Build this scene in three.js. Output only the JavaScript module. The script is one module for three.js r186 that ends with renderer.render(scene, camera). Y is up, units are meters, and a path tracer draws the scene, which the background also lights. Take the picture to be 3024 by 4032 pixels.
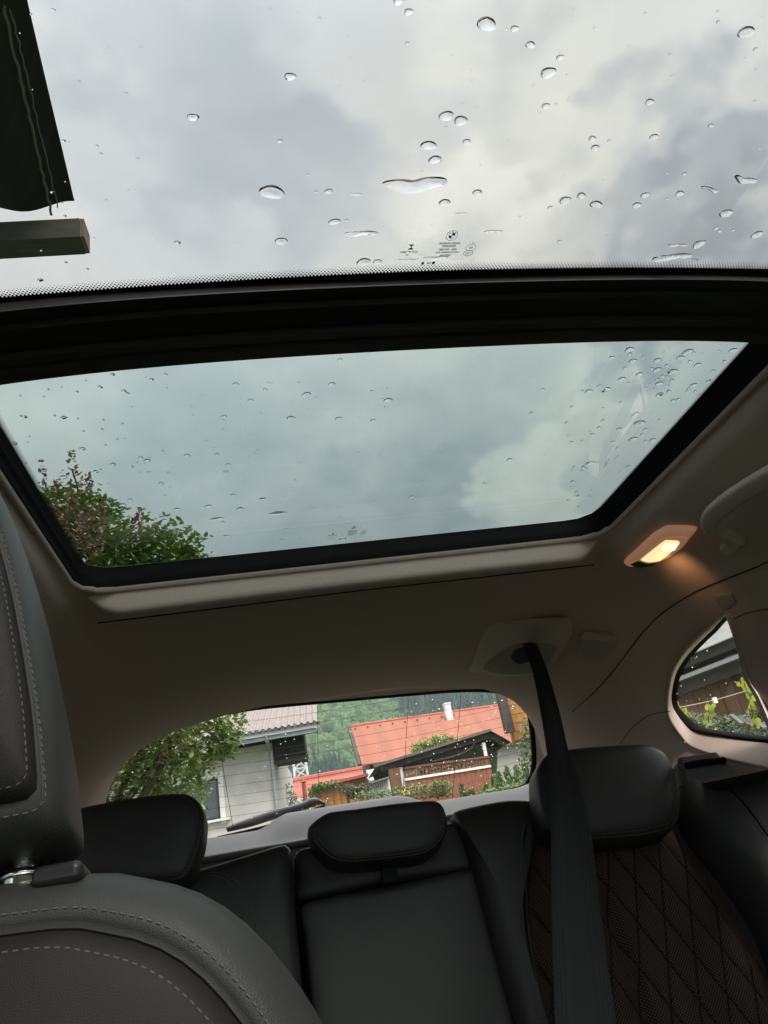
import * as THREE from 'three';
import { mergeGeometries, mergeVertices, toCreasedNormals } from 'three/addons/utils/BufferGeometryUtils.js';
import { RoundedBoxGeometry } from 'three/addons/geometries/RoundedBoxGeometry.js';
import { ImprovedNoise } from 'three/addons/math/ImprovedNoise.js';

// ------------------------------------------------------------------ camera, sky, sun, exposure
const EYE = 1.2;                                   // eye height above the ground under the car
const scene = new THREE.Scene();
const camera = new THREE.PerspectiveCamera(69.4, 768 / 1024, 0.02, 4000);
const RAD = Math.PI / 180, YAW = 12.7 * RAD, PITCH = 24.4 * RAD, ROLL = 10.8 * RAD;
const fwd = new THREE.Vector3(Math.sin(YAW) * Math.cos(PITCH), Math.sin(PITCH), -Math.cos(YAW) * Math.cos(PITCH));
const flat = new THREE.Vector3(Math.cos(YAW), 0, Math.sin(YAW));
const up0 = new THREE.Vector3().crossVectors(flat, fwd);
const rightV = flat.clone().multiplyScalar(Math.cos(ROLL)).addScaledVector(up0, -Math.sin(ROLL));
const upV = up0.clone().multiplyScalar(Math.cos(ROLL)).addScaledVector(flat, Math.sin(ROLL));
camera.position.set(0, EYE, 0);
camera.up.copy(upV);
camera.lookAt(fwd.x, EYE + fwd.y, fwd.z);
camera.updateMatrixWorld();
// surveying: the direction in which a point of the photograph lies, and where it meets a plane of the place
const sight = (px, py) => rightV.clone().multiplyScalar((px - 1512) / 2912).addScaledVector(upV, -(py - 2016) / 2912).add(fwd);
const at = (d, t) => new THREE.Vector3(d.x * t, EYE + d.y * t, d.z * t);
const onZ = (px, py, z) => { const d = sight(px, py); return at(d, z / d.z); };
const onX = (px, py, x) => { const d = sight(px, py); return at(d, x / d.x); };
const onY = (px, py, y) => { const d = sight(px, py); return at(d, y / d.y); };      // y above the eye

let seed = 7;
const rnd = () => { seed = (seed * 1664525 + 1013904223) >>> 0; return seed / 4294967296; };
const rr = (a, b) => a + (b - a) * rnd();
const noise3 = new ImprovedNoise();
const fbm = (x, y, z, o = 5) => { let s = 0, a = .5, f = 1; for (let i = 0; i < o; i++) { s += a * noise3.noise(x * f, y * f, z * f); a *= .5; f *= 2.03; } return s; };
const clamp = (x, a = 0, b = 1) => Math.min(b, Math.max(a, x));
const smooth = (a, b, x) => { const t = clamp((x - a) / (b - a)); return t * t * (3 - 2 * t); };

{ // sky: bright broken overcast, computed over the whole sphere
  const W = 2048, H = 1024, data = new Float32Array(W * H * 4);
  const blob = (px, py, r, v) => ({ d: sight(px, py).normalize(), c: Math.cos(r * RAD), v });
  const banks = [ // darker or brighter cloud masses
    blob(2620, 880, 7.5, -.24), blob(2930, 930, 6, -.14), blob(2330, 950, 5, -.10), blob(700, 420, 13, -.17), blob(1150, 700, 7, -.08), blob(300, 760, 6, .10), blob(2350, 380, 12, .14), blob(2050, 880, 6, .10),
    blob(1750, 1850, 9, -.17), blob(900, 2000, 12, -.13), blob(2100, 2030, 5, .22), blob(1500, 1450, 12, .08), blob(650, 1750, 7, -.04), blob(2000, 1600, 6, .06),
  ];
  const v = new THREE.Vector3(), sunward = new THREE.Vector3(16, 40, 26).normalize();
  for (let j = 0; j < H; j++) {
    const lat = ((j + .5) / H - .5) * Math.PI, y = Math.sin(lat), c = Math.cos(lat);
    for (let i = 0; i < W; i++) {
      const lon = ((i + .5) / W - .5) * 2 * Math.PI; v.set(Math.cos(lon) * c, y, Math.sin(lon) * c);
      let r, g, b;
      if (y > 0) {
        const k = 1 / (y + .35), X = v.x * k, Z = v.z * k;
        const wx = fbm(X * 1.1 + 3, Z * 1.1, 5, 3) * .5, wz = fbm(X * 1.1, Z * 1.1 + 9, 2, 3) * .5;
        const big = fbm(X * 1.3 + wx, Z * 1.3 + wz, 1.7, 6), fine = fbm(X * 5 + wx * 3, Z * 5 + wz * 3, 4.2, 5);
        let t = big * .42 + fine * (.24 + .16 * (1 - smooth(.4, .7, y))) * smooth(-.3, .2, big + .1);
        const rag = fine * .20 + fbm(X * 11, Z * 11, 8, 5) * .10;
        for (const o of banks) { const a = Math.acos(clamp(v.dot(o.d), -1, 1)) - rag * 1.5, R = Math.acos(o.c); t += o.v * (1 - smooth(R * .5, R * 1.08, a)); }
        const base = .53 + .30 * smooth(.36, .78, y) + .55 * smooth(.80, 1, y);
        const glow = Math.exp(-(((Math.acos(clamp(v.dot(sunward), -1, 1))) / .55) ** 2));   // cloud lit through by the sun behind it
        const L = base * (1 + t) * (1 + .6 * glow), cool = clamp(.5 - t * 1.5 + fbm(X * .8, Z * .8, 12, 3) * .9);
        r = L * (1.055 - .165 * cool); g = L * (1.02 - .04 * cool); b = L * (.91 + .16 * cool);
      } else { r = .16; g = .17; b = .15; }
      const o = (j * W + i) * 4; data[o] = r; data[o + 1] = g; data[o + 2] = b; data[o + 3] = 1;
    }
  }
  const t = new THREE.DataTexture(data, W, H, THREE.RGBAFormat, THREE.FloatType);
  t.mapping = THREE.EquirectangularReflectionMapping; t.magFilter = t.minFilter = THREE.LinearFilter; t.needsUpdate = true;
  scene.background = t; scene.environment = t;
}
scene.backgroundIntensity = 1.0; scene.environmentIntensity = 1.0;
const sun = new THREE.DirectionalLight(0xfff3e2, 1.3);
sun.position.set(16, 40, 26); sun.castShadow = true; sun.shadow.radius = 40;
sun.shadow.camera.left = sun.shadow.camera.bottom = -60; sun.shadow.camera.right = sun.shadow.camera.top = 60; sun.shadow.camera.far = 200;
scene.add(sun);
scene.fog = new THREE.FogExp2(0xc9d6dc, 0.00024);
const renderer = new THREE.WebGLRenderer({ antialias: true });
renderer.setSize(768, 1024); renderer.shadowMap.enabled = true;
renderer.toneMapping = THREE.LinearToneMapping; renderer.toneMappingExposure = 2.7;

// ------------------------------------------------------------------ helpers
const names = {};
const numbered = (n) => { const k = names[n] = (names[n] ?? -1) + 1; return k ? `${n}_${String(k).padStart(3, '0')}` : n; };
function tag(o, label, category, group, kind) { if (label) o.userData.label = label; if (category) o.userData.category = category; if (group) o.userData.group = group; if (kind) o.userData.kind = kind; return o; }
function thing(name, label, category, p = [0, 0, 0], group) { const g = new THREE.Group(); g.name = numbered(name); g.position.set(...p); scene.add(g); return tag(g, label, category, group); }
function put(name, geo, mat, parent = scene) {
  if (Array.isArray(geo)) geo = merge(geo);
  const m = new THREE.Mesh(geo, mat); m.name = parent === scene ? numbered(name) : name; m.castShadow = m.receiveShadow = true; parent.add(m); return m;
}
function clean(g) { g = g.index ? g : mergeVertices(g); for (const k of Object.keys(g.attributes)) if (!['position', 'normal', 'uv'].includes(k)) g.deleteAttribute(k); if (!g.attributes.uv) g.setAttribute('uv', new THREE.BufferAttribute(new Float32Array(g.attributes.position.count * 2), 2)); return g; }
const merge = (list) => mergeGeometries(list.map(clean));
const box = (w, h, d, x = 0, y = 0, z = 0, rx = 0, ry = 0, rz = 0) => new THREE.BoxGeometry(w, h, d).applyMatrix4(new THREE.Matrix4().makeRotationFromEuler(new THREE.Euler(rx, ry, rz)).setPosition(x, y, z));
const rbox = (w, h, d, r, x = 0, y = 0, z = 0) => new RoundedBoxGeometry(w, h, d, 3, r).translate(x, y, z);
const V3 = (x, y, z) => new THREE.Vector3(x, y, z);
function bar(a, b, w, h = w) { // square bar between two points
  const d = b.clone().sub(a), g = new THREE.BoxGeometry(w, h, d.length());
  const m = new THREE.Matrix4().lookAt(b, a, Math.abs(d.y) > .95 * d.length() ? V3(1, 0, 0) : V3(0, 1, 0)).setPosition(a.clone().add(b).multiplyScalar(.5));
  return g.applyMatrix4(m);
}
const rod = (a, b, r, r2 = r, seg = 8) => { const d = b.clone().sub(a), g = new THREE.CylinderGeometry(r2, r, d.length(), seg, 1); return g.applyMatrix4(new THREE.Matrix4().makeRotationFromQuaternion(new THREE.Quaternion().setFromUnitVectors(V3(0, 1, 0), d.normalize())).setPosition(a.clone().add(b).multiplyScalar(.5))); };
const tube = (pts, r, n = 40, seg = 8, closed = false) => new THREE.TubeGeometry(new THREE.CatmullRomCurve3(pts, closed), n, r, seg, closed);
// sheet from f(u, v) -> Vector3, uv in metres
function sheet(f, nu, nv, closedU = false) {
  const pos = [], uv = [], idx = [], P = [];
  for (let j = 0; j <= nv; j++) { P.push([]); for (let i = 0; i <= nu; i++) P[j].push(f(i / nu, j / nv)); }
  const U = [], Vv = [];
  for (let j = 0; j <= nv; j++) for (let i = 0; i <= nu; i++) {
    U.push(i ? U[U.length - 1] + P[j][i].distanceTo(P[j][i - 1]) : 0);
    Vv.push(j ? Vv[(j - 1) * (nu + 1) + i] + P[j][i].distanceTo(P[j - 1][i]) : 0);
    pos.push(P[j][i].x, P[j][i].y, P[j][i].z);
  }
  for (let k = 0; k < U.length; k++) uv.push(U[k], Vv[k]);
  for (let j = 0; j < nv; j++) for (let i = 0; i < nu; i++) { const a = j * (nu + 1) + i, b = a + 1, c = a + nu + 1, d = c + 1; idx.push(a, c, b, b, c, d); }
  const g = new THREE.BufferGeometry(); g.setAttribute('position', new THREE.Float32BufferAttribute(pos, 3)); g.setAttribute('uv', new THREE.Float32BufferAttribute(uv, 2)); g.setIndex(idx);
  g.computeVertexNormals();
  if (closedU) { const n = g.attributes.normal, a = V3(), b = V3(); for (let j = 0; j <= nv; j++) { const p = j * (nu + 1), q = p + nu; a.fromBufferAttribute(n, p); b.fromBufferAttribute(n, q); a.add(b).normalize(); n.setXYZ(p, a.x, a.y, a.z); n.setXYZ(q, a.x, a.y, a.z); } }
  return g;
}
// keep the part of a mesh where field(point) > 0, cutting triangles exactly
function cut(g, field) {
  const p = g.attributes.position, n = g.attributes.normal, t = g.attributes.uv, ix = g.index.array, val = [], v = V3();
  for (let i = 0; i < p.count; i++) val.push(field(v.fromBufferAttribute(p, i)));
  const P = [...p.array], N = [...n.array], T = [...t.array], out = [], seen = new Map();
  const mid = (a, b) => { const key = a < b ? a * 1e7 + b : b * 1e7 + a; if (seen.has(key)) return seen.get(key); const k = val[a] / (val[a] - val[b]), id = P.length / 3; for (let c = 0; c < 3; c++) { P.push(P[a * 3 + c] + k * (P[b * 3 + c] - P[a * 3 + c])); N.push(N[a * 3 + c] + k * (N[b * 3 + c] - N[a * 3 + c])); } for (let c = 0; c < 2; c++) T.push(T[a * 2 + c] + k * (T[b * 2 + c] - T[a * 2 + c])); seen.set(key, id); return id; };
  for (let i = 0; i < ix.length; i += 3) {
    const poly = [];
    for (let e = 0; e < 3; e++) { const a = ix[i + e], b = ix[i + (e + 1) % 3]; if (val[a] > 0) poly.push(a); if ((val[a] > 0) !== (val[b] > 0)) poly.push(mid(a, b)); }
    for (let e = 1; e + 1 < poly.length; e++) out.push(poly[0], poly[e], poly[e + 1]);
  }
  const r = new THREE.BufferGeometry(); r.setAttribute('position', new THREE.Float32BufferAttribute(P, 3)); r.setAttribute('normal', new THREE.Float32BufferAttribute(N, 3)); r.setAttribute('uv', new THREE.Float32BufferAttribute(T, 2)); r.setIndex(out);
  return r;
}
// signed distance to a polygon of [a, b] pairs, positive outside
function polyDist(poly, a, b) {
  let d = 1e9, s = 1;
  for (let i = 0, j = poly.length - 1; i < poly.length; j = i++) {
    const [ax, ay] = poly[i], [bx, by] = poly[j], ex = bx - ax, ey = by - ay, wx = a - ax, wy = b - ay, k = clamp((wx * ex + wy * ey) / (ex * ex + ey * ey + 1e-12));
    d = Math.min(d, (wx - ex * k) ** 2 + (wy - ey * k) ** 2);
    const c1 = b >= ay, c2 = b < by, c3 = ex * wy > ey * wx; if ((c1 && c2 && c3) || (!c1 && !c2 && !c3)) s = -s;
  }
  return s * Math.sqrt(d);
}
const rrect = (x, y, hw, hh, r) => { const qx = Math.abs(x) - hw + r, qy = Math.abs(y) - hh + r; return Math.hypot(Math.max(qx, 0), Math.max(qy, 0)) + Math.min(Math.max(qx, qy), 0) - r; };
// rounded closed outline through 2D points
function loop2(pts, n = 96, tension = .5) { const c = new THREE.CatmullRomCurve3(pts.map(([x, y]) => V3(x, y, 0)), true, 'catmullrom', tension); return c.getSpacedPoints(n).map((p) => [p.x, p.y]); }
// upholstered pad: closed outline (x, y), half depth, roundness; dent(k, a, front) moves the surface along z
function pad(out, depth, n = 4, dent = null, rings = 40) {
  const N = out.length - 1; let cx = 0, cy = 0; for (let i = 0; i < N; i++) { cx += out[i][0] / N; cy += out[i][1] / N; }
  const f = (u, v) => {
    const i = Math.round(u * N), ph = (v - .5) * Math.PI, cs = Math.cos(ph), sn = Math.sin(ph);
    const k = Math.pow(Math.max(cs, 0), 2 / n), z = Math.sign(sn) * depth * Math.pow(Math.abs(sn), 2 / n);
    const x = cx + (out[i][0] - cx) * k, y = cy + (out[i][1] - cy) * k;
    return V3(x, y, z + (dent && z > 0 ? dent(k, x, y) : 0));
  };
  const g = sheet(f, N, rings, true); g.userData = { f, cx, cy };
  const uv = g.attributes.uv, p = g.attributes.position; for (let i = 0; i < p.count; i++) uv.setXY(i, p.getX(i) + p.getZ(i) * .7, p.getY(i) + p.getZ(i) * .7);
  return g;
}
// row of short stitches along a polyline of points
function stitches(pts, len, gap, r, lift = V3(0, 0, 0)) {
  const c = new THREE.CatmullRomCurve3(pts), L = c.getLength(), n = Math.floor(L / (len + gap)), out = [];
  for (let i = 0; i < n; i++) {
    const a = c.getPointAt((i + .1) / n).add(lift), b = c.getPointAt((i + .1 + .8 * len / (len + gap)) / n).add(lift);
    out.push(rod(a, b, r, r, 6));
  }
  return merge(out);
}

// ------------------------------------------------------------------ materials
function dataTex(size, fn, srgb = false) {
  const d = new Uint8Array(size * size * 4);
  for (let j = 0; j < size; j++) for (let i = 0; i < size; i++) { const c = fn(i / size, j / size), o = (j * size + i) * 4; for (let k = 0; k < 3; k++) d[o + k] = clamp(Array.isArray(c) ? c[k] : c) * 255; d[o + 3] = 255; }
  const t = new THREE.DataTexture(d, size, size); t.wrapS = t.wrapT = THREE.RepeatWrapping; t.magFilter = t.minFilter = THREE.LinearFilter; if (srgb) t.colorSpace = THREE.SRGBColorSpace; t.needsUpdate = true; return t;
}
// periodic noise by blending four shifted fields
const tileNoise = (u, v, f, z, o = 4) => { const a = (x, y) => fbm(x * f, y * f, z, o); return a(u, v) * (1 - u) * (1 - v) + a(u - 1, v) * u * (1 - v) + a(u, v - 1) * (1 - u) * v + a(u - 1, v - 1) * u * v; };
const cells = []; { let s2 = 5; const q = () => { s2 = (s2 * 1664525 + 1013904223) >>> 0; return s2 / 4294967296; }; for (let i = 0; i < 20 * 20; i++) cells.push([q(), q()]); }
const worley = (u, v, n = 20) => { let a = 9, b = 9; const X = u * n, Y = v * n, ix = Math.floor(X), iy = Math.floor(Y); for (let dy = -1; dy <= 1; dy++) for (let dx = -1; dx <= 1; dx++) { const cx = ix + dx, cy = iy + dy, c = cells[((cy + n) % n) * n + (cx + n) % n], d = Math.hypot(cx + c[0] - X, cy + c[1] - Y); if (d < a) { b = a; a = d; } else if (d < b) b = d; } return b - a; };
const rep = (t, s) => { const c = t.clone(); c.repeat.set(s, s); c.needsUpdate = true; return c; };
const grainTex = dataTex(256, (u, v) => smooth(0, .35, worley(u, v)) * .8 + .2 * (tileNoise(u, v, 12, 3) + .5));
const feltTex = dataTex(256, (u, v) => .5 + tileNoise(u, v, 40, 7, 3) * 1.2);
const feltCol = dataTex(256, (u, v) => .92 + tileNoise(u, v, 50, 9, 3) * .25);
const blotch = dataTex(256, (u, v) => .86 + tileNoise(u, v, 4, 2, 6) * .42);
const weaveTex = dataTex(256, (u, v) => { const n = 16, x = u * n, y = v * n, o = (Math.floor(x) + Math.floor(y)) % 2; return .45 + .5 * (o ? Math.abs(Math.sin(x * Math.PI)) : Math.abs(Math.sin(y * Math.PI))) + tileNoise(u, v, 30, 5, 3) * .3; });
const weaveCol = dataTex(256, (u, v) => { const n = 16, x = u * n, y = v * n, o = (Math.floor(x) + Math.floor(y)) % 2, k = (o ? .9 : .35) * (.75 + .5 * Math.abs(Math.sin(y * Math.PI))) + tileNoise(u, v, 40, 6, 3) * .4; return [k * .74, k * .66, k * .62]; }, true);
const woodTex = dataTex(256, (u, v) => { const k = .8 + tileNoise(u, v * .12, 24, 4, 4) * .5 + tileNoise(u, v, 3, 8, 3) * .3; return [k, k * .98, k * .95]; });
const std = (r, g, b, rough, o = {}) => { const m = new THREE.MeshStandardMaterial({ roughness: rough, side: THREE.DoubleSide, ...o }); m.color.setRGB(r, g, b); return m; };
const phys = (r, g, b, rough, o = {}) => { const m = new THREE.MeshPhysicalMaterial({ roughness: rough, side: THREE.DoubleSide, ...o }); m.color.setRGB(r, g, b); return m; };
const M = {
  felt: phys(.57, .44, .388, .95, { map: rep(feltCol, 9), bumpMap: rep(feltTex, 14), bumpScale: .0007, sheen: .15 }),
  trim: std(.57, .45, .40, .62, { map: rep(feltCol, 6), bumpMap: rep(feltTex, 20), bumpScale: .00015 }),
  greyTrim: std(.16, .15, .162, .42, { bumpMap: rep(grainTex, 14), bumpScale: .00015 }),
  black: std(.008, .008, .0085, .55, { bumpMap: rep(feltTex, 6), bumpScale: .0002 }),
  rubber: phys(.006, .006, .006, .85, { specularIntensity: .25 }),
  leather: phys(.042, .0395, .0385, .40, { map: rep(blotch, 3), bumpMap: rep(grainTex, 38), bumpScale: .00010, specularIntensity: .8 }),
  leatherLight: phys(.054, .054, .052, .46, { map: rep(blotch, 3), bumpMap: rep(grainTex, 38), bumpScale: .00010, specularIntensity: .8 }),
  leatherWarm: phys(.024, .0205, .0198, .55, { map: rep(blotch, 3), bumpMap: rep(grainTex, 38), bumpScale: .0001, specularIntensity: .7 }),
  thread: std(.15, .142, .138, .7),
  fabric: phys(.20, .17, .155, .9, { map: rep(weaveCol, 22), bumpMap: rep(weaveTex, 22), bumpScale: .0006, sheen: .2 }),
  belt: std(.014, .014, .015, .6, { bumpMap: rep(weaveTex, 60), bumpScale: .0003 }),
  beltDark: std(.006, .006, .006, .8),
  chrome: std(.75, .73, .70, .12, { metalness: 1 }),
  plastic: std(.02, .02, .021, .35),
  frontGlass: phys(.335, .345, .353, .0, { transmission: 1, thickness: 0, ior: 1.45 }),
  rearGlass: phys(.262, .315, .322, .0, { transmission: 1, thickness: 0, ior: 1.45 }),
  sideTrim: std(.022, .021, .021, .6, { bumpMap: rep(grainTex, 30), bumpScale: .0001 }),
  windscreen: phys(.58, .61, .60, 0, { transmission: 1, thickness: 0, ior: 1.45 }),
  clearGlass: phys(.95, .955, .95, .0, { transmission: 1, thickness: 0, ior: 1.45 }),
  water: phys(1, 1, 1, .0, { transmission: 1, thickness: .01, ior: 1.33 }),
  frit: std(.006, .006, .006, .5),
  wire: std(.035, .025, .022, .5),
};

// ------------------------------------------------------------------ the ground, and the terrain behind the car
const groundY = (x, z) => { const d = Math.hypot(x, z); return smooth(3, -3, z) * (d < 7 ? 0 : d < 24 ? (d - 7) * .125 : 2.125 + (d - 24) * .035 * (d < 80 ? 1 : 80 / d)) + .05 * noise3.noise(x * .3, z * .3, 1) * smooth(5, 9, d); };
{
  const R = [0, 3, 5, 7, 9, 12, 15, 19, 24, 30, 40, 55, 80, 120, 180, 260, 400, 700, 1200, 2400];
  const g = sheet((u, v) => { const k = v * (R.length - 1), i = Math.round(k), a = u * Math.PI * 2, r = R[i], x = Math.cos(a) * r, z = Math.sin(a) * r; return V3(x, groundY(x, z), z); }, 72, R.length - 1, true);
  tag(put('ground', g, std(.10, .13, .055, .95, { map: rep(blotch, .3) })), 'grassy ground that rises gently behind the car', null, null, 'structure');
}

// ------------------------------------------------------------------ the car: shell with headliner, roof panes, windows
const CX = .19;                                                   // middle of the car, sideways
const car = thing('car_cabin', 'pale felt cabin lining of the parked car round its two glass roof panes', 'car cabin');
// half sections of the lining, from the middle of the roof outwards and down: [half width, height above the eye, z]
const sec = (z, rows) => rows.map(([h, y, dz = 0]) => V3(h, y + EYE, z + dz));
const SECT = [
  sec(.45, [[0, .40], [.2, .40], [.385, .395], [.46, .375], [.54, .32], [.62, .22], [.70, .08], [.725, -.06], [.73, -.25], [.73, -1.0]]),
  sec(-.35, [[0, .418], [.2, .416], [.405, .423], [.438, .388], [.505, .325], [.595, .24], [.69, .11], [.725, -.05], [.73, -.25], [.73, -1.0]]),
  sec(-.80, [[0, .418], [.2, .416], [.405, .423], [.438, .388], [.505, .325], [.595, .24], [.69, .11], [.725, -.05], [.73, -.25], [.73, -1.0]]),
  sec(-1.12, [[0, .418], [.2, .416], [.40, .414], [.455, .387], [.525, .335], [.62, .252], [.705, .12], [.675, .0], [.93, -.05], [.95, -1.0]]),
  sec(-1.35, [[0, .411], [.2, .407], [.40, .390], [.47, .369], [.555, .325], [.645, .252], [.712, .115], [.668, .0], [.93, -.05], [.95, -1.0]]),
  sec(-1.55, [[0, .403], [.2, .398], [.39, .374], [.46, .352], [.535, .309], [.615, .235], [.685, .115], [.65, -.0], [.90, -.05], [.93, -1.0]]),
  sec(-1.75, [[0, .390], [.2, .385], [.38, .360], [.45, .336], [.51, .298], [.565, .225], [.615, .12], [.63, -.02], [.64, -.25], [.64, -1.0]]),
  sec(-1.88, [[0, .378], [.2, .374], [.37, .352, -.01], [.44, .330, -.02], [.50, .296, -.04], [.545, .235, -.08], [.572, .14, -.13], [.575, .05, -.18], [.59, -.2, -.25], [.59, -1.0, -.25]]),
];
const cr = (a, b, c, d, t) => V3(0, 0, 0).set(...['x', 'y', 'z'].map((k) => .5 * (2 * b[k] + (c[k] - a[k]) * t + (2 * a[k] - 5 * b[k] + 4 * c[k] - d[k]) * t * t + (3 * b[k] - a[k] - 3 * c[k] + d[k]) * t * t * t)));
const pick = (arr, t, get) => { const n = arr.length - 1, x = clamp(t) * n, i = Math.min(n - 1, Math.floor(x)), f = x - i, g = (k) => get(Math.min(n, Math.max(0, k))); return cr(g(i - 1), g(i), g(i + 1), g(i + 2), f); };
function lining(side, t, s) { // side -1..1, t along the section (0 middle .. 1 floor), s along the car
  const n = SECT[0].length - 1, x = clamp(t) * n, i = Math.min(n - 1, Math.floor(x)), f = x - i;
  const g = (k) => { const kk = Math.abs(k); const p = pick(SECT, s, (q) => SECT[q][Math.min(n, kk)]); return k < 0 ? V3(-p.x, p.y, p.z) : p; };
  const p = cr(g(i - 1), g(i), g(i + 1), g(Math.min(n, i + 2)), f); p.x = CX + side * p.x; return p;
}
const coarse = {};
function hitLining(px, py, side = 1) { // where a line of sight meets the lining: nearest approach
  const d = sight(px, py).normalize(), e = V3(0, EYE, 0); let best = null, bd = 1e9, bt = 0, bs = 0;
  for (let i = 0; i <= 60; i++) for (let j = 0; j <= 60; j++) { const q = (coarse[side * (1e4 + i * 100 + j)] ??= lining(side, i / 60 * .8, .25 + j / 60 * .75)).clone().sub(e), k = q.length() < .4 ? 9 : q.clone().addScaledVector(d, -q.dot(d)).length(); if (q.dot(d) > .3 && k < bd) { bd = k; bt = i / 60 * .8; bs = .25 + j / 60 * .75; } }
  for (let st = .01; st > .0002; st *= .6) for (const [a, b] of [[st, 0], [-st, 0], [0, st], [0, -st], [st, st], [-st, -st], [st, -st], [-st, st]]) { const q = lining(side, bt + a, bs + b).sub(e), k = q.clone().addScaledVector(d, -q.dot(d)).length(); if (k < bd) { bd = k; bt += a; bs += b; } }
  const p = lining(side, bt, bs), du = lining(side, bt + .004, bs).sub(p), dv = lining(side, bt, Math.min(1, bs + .004)).sub(p), n = du.cross(dv).normalize(); if (n.dot(e.sub(p)) < 0) n.negate();
  return { p, n };
}
const vertical = (p) => p.y - EYE;
// glass line and trim line of the rear side window, as seen on the right side: [z, height]
const qGlass = [[2872, 2432], [2790, 2490], [2700, 2582], [2655, 2655], [2638, 2740], [2650, 2795], [2730, 2868], [2850, 2893], [3010, 2912], [3060, 2905], [2960, 2690]].map(([x, y]) => { const p = onX(x, y, CX + .728); return [p.z, vertical(p)]; });
const qTrim = [[2872, 2415], [2778, 2478], [2686, 2574], [2640, 2650], [2622, 2745], [2628, 2830], [2715, 2935], [2850, 2985], [3010, 3022], [3065, 3005], [2955, 2690]].map(([x, y]) => { const { p } = hitLining(x, y); return [p.z, vertical(p), Math.abs(p.x - CX)]; });
const qG = loop2(qGlass, 96, .4), qT = loop2(qTrim, 96, .4), qD = new THREE.CatmullRomCurve3(qTrim.map(([z, y, h]) => V3(z, y, h)), true, 'catmullrom', .4).getSpacedPoints(96).map((p) => p.z);
const doorWin = [[.30, .05], [.22, .235], [-.30, .25], [-.78, .24], [-.90, .18], [-.92, .02], [-.5, -.03], [.3, -.03]];
const openRoof = (p) => rrect(p.x - CX, p.z + .4465, .4215, .643, .05);
const shellField = (p) => Math.min(p.y > EYE + .3 ? openRoof(p) : 1, Math.abs(p.x - CX) > .45 ? Math.min(polyDist(qT, p.z, vertical(p)), polyDist(doorWin, p.z, vertical(p))) : 1);
for (const side of [1, -1]) {
  const g = cut(sheet((u, v) => lining(side, u, v), 150, 190), shellField);
  put('headliner', cut(g, (p) => p.y - EYE - .016 - .05 * smooth(-1.5, -1.75, p.z)), M.felt, car);
  put('lower_side_trim', cut(g, (p) => EYE + .016 + .05 * smooth(-1.5, -1.75, p.z) - p.y), M.sideTrim, car);
}
put('boot_wall', box(1.3, .95, .03, CX, EYE - .47, -1.80), M.black, car); put('boot_floor', box(1.3, .03, .5, CX, EYE - .5, -2.05), M.black, car);
{ const ws = new THREE.PlaneGeometry(1.36, .95).rotateX(.95).translate(CX, EYE + .13, .86); put('windscreen', ws, M.windscreen, car); }
put('floor_pan', box(1.46, .04, 2.7, CX, EYE - .98, -.85), M.black, car);
put('dashboard', new RoundedBoxGeometry(1.44, .5, .5, 4, .12).translate(CX, EYE - .38, .72), M.black, car);
// lip of the roof opening and the black frame between lip and glass
const roundLoop = (hw, z0, z1, r, y, n = 160) => { const out = [], hz = (z0 - z1) / 2, zc = (z0 + z1) / 2, per = []; for (const [sx, sz, a0] of [[1, 1, 0], [-1, 1, 90], [-1, -1, 180], [1, -1, 270]]) for (let k = 0; k <= 10; k++) { const a = (a0 + k * 9) * RAD; per.push(V3(CX + sx * (hw - r) + Math.cos(a) * r, EYE + y, zc + sz * (hz - r) + Math.sin(a) * r)); } per.push(per[0].clone()); const c = new THREE.CurvePath(); for (let i = 0; i + 1 < per.length; i++) if (per[i].distanceTo(per[i + 1]) > 1e-6) c.add(new THREE.LineCurve3(per[i], per[i + 1])); return c.getSpacedPoints(n); };
function frameLoft(rings) { const n = rings[0].length - 1, m = rings.length - 1; return sheet((u, v) => rings[Math.round(v * m)][Math.round(u * n)].clone(), n, m, true); }
const Zf = .195, Zr = -1.088;
put('headliner_lip', frameLoft([roundLoop(.428, Zf + .006, Zr - .006, .056, .4195), roundLoop(.4245, Zf + .002, Zr - .002, .052, .4155), roundLoop(.4205, Zf - .002, Zr + .002, .048, .4175), roundLoop(.4195, Zf - .003, Zr + .003, .047, .424)]), M.trim, car);
put('roof_frame', frameLoft([roundLoop(.4198, Zf - .0025, Zr + .0025, .0475, .4225), roundLoop(.4175, Zf - .005, Zr + .004, .045, .427), roundLoop(.4175, Zf - .005, Zr + .004, .045, .436), roundLoop(.4145, Zf - .009, Zr + .002, .043, .438), roundLoop(.4140, Zf - .010, Zr + .001, .042, .448), roundLoop(.4125, Zf - .012, Zr - .001, .042, .450), roundLoop(.4125, Zf - .012, Zr - .001, .042, .4575)]), M.rubber, car);
// roof skin outside the panes, so that no light leaks in beside them
put('roof_skin', cut(sheet((u, v) => V3(CX + (u - .5) * 1.36, EYE + .465 - .09 * (2 * u - 1) ** 4 - .05 * smooth(.6, 1, v), .5 - v * 2.3), 120, 160), (p) => rrect(p.x - CX, p.z + .4465, .414, .645, .04)), std(.30, .31, .33, .3, { metalness: .4 }), car);
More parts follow.
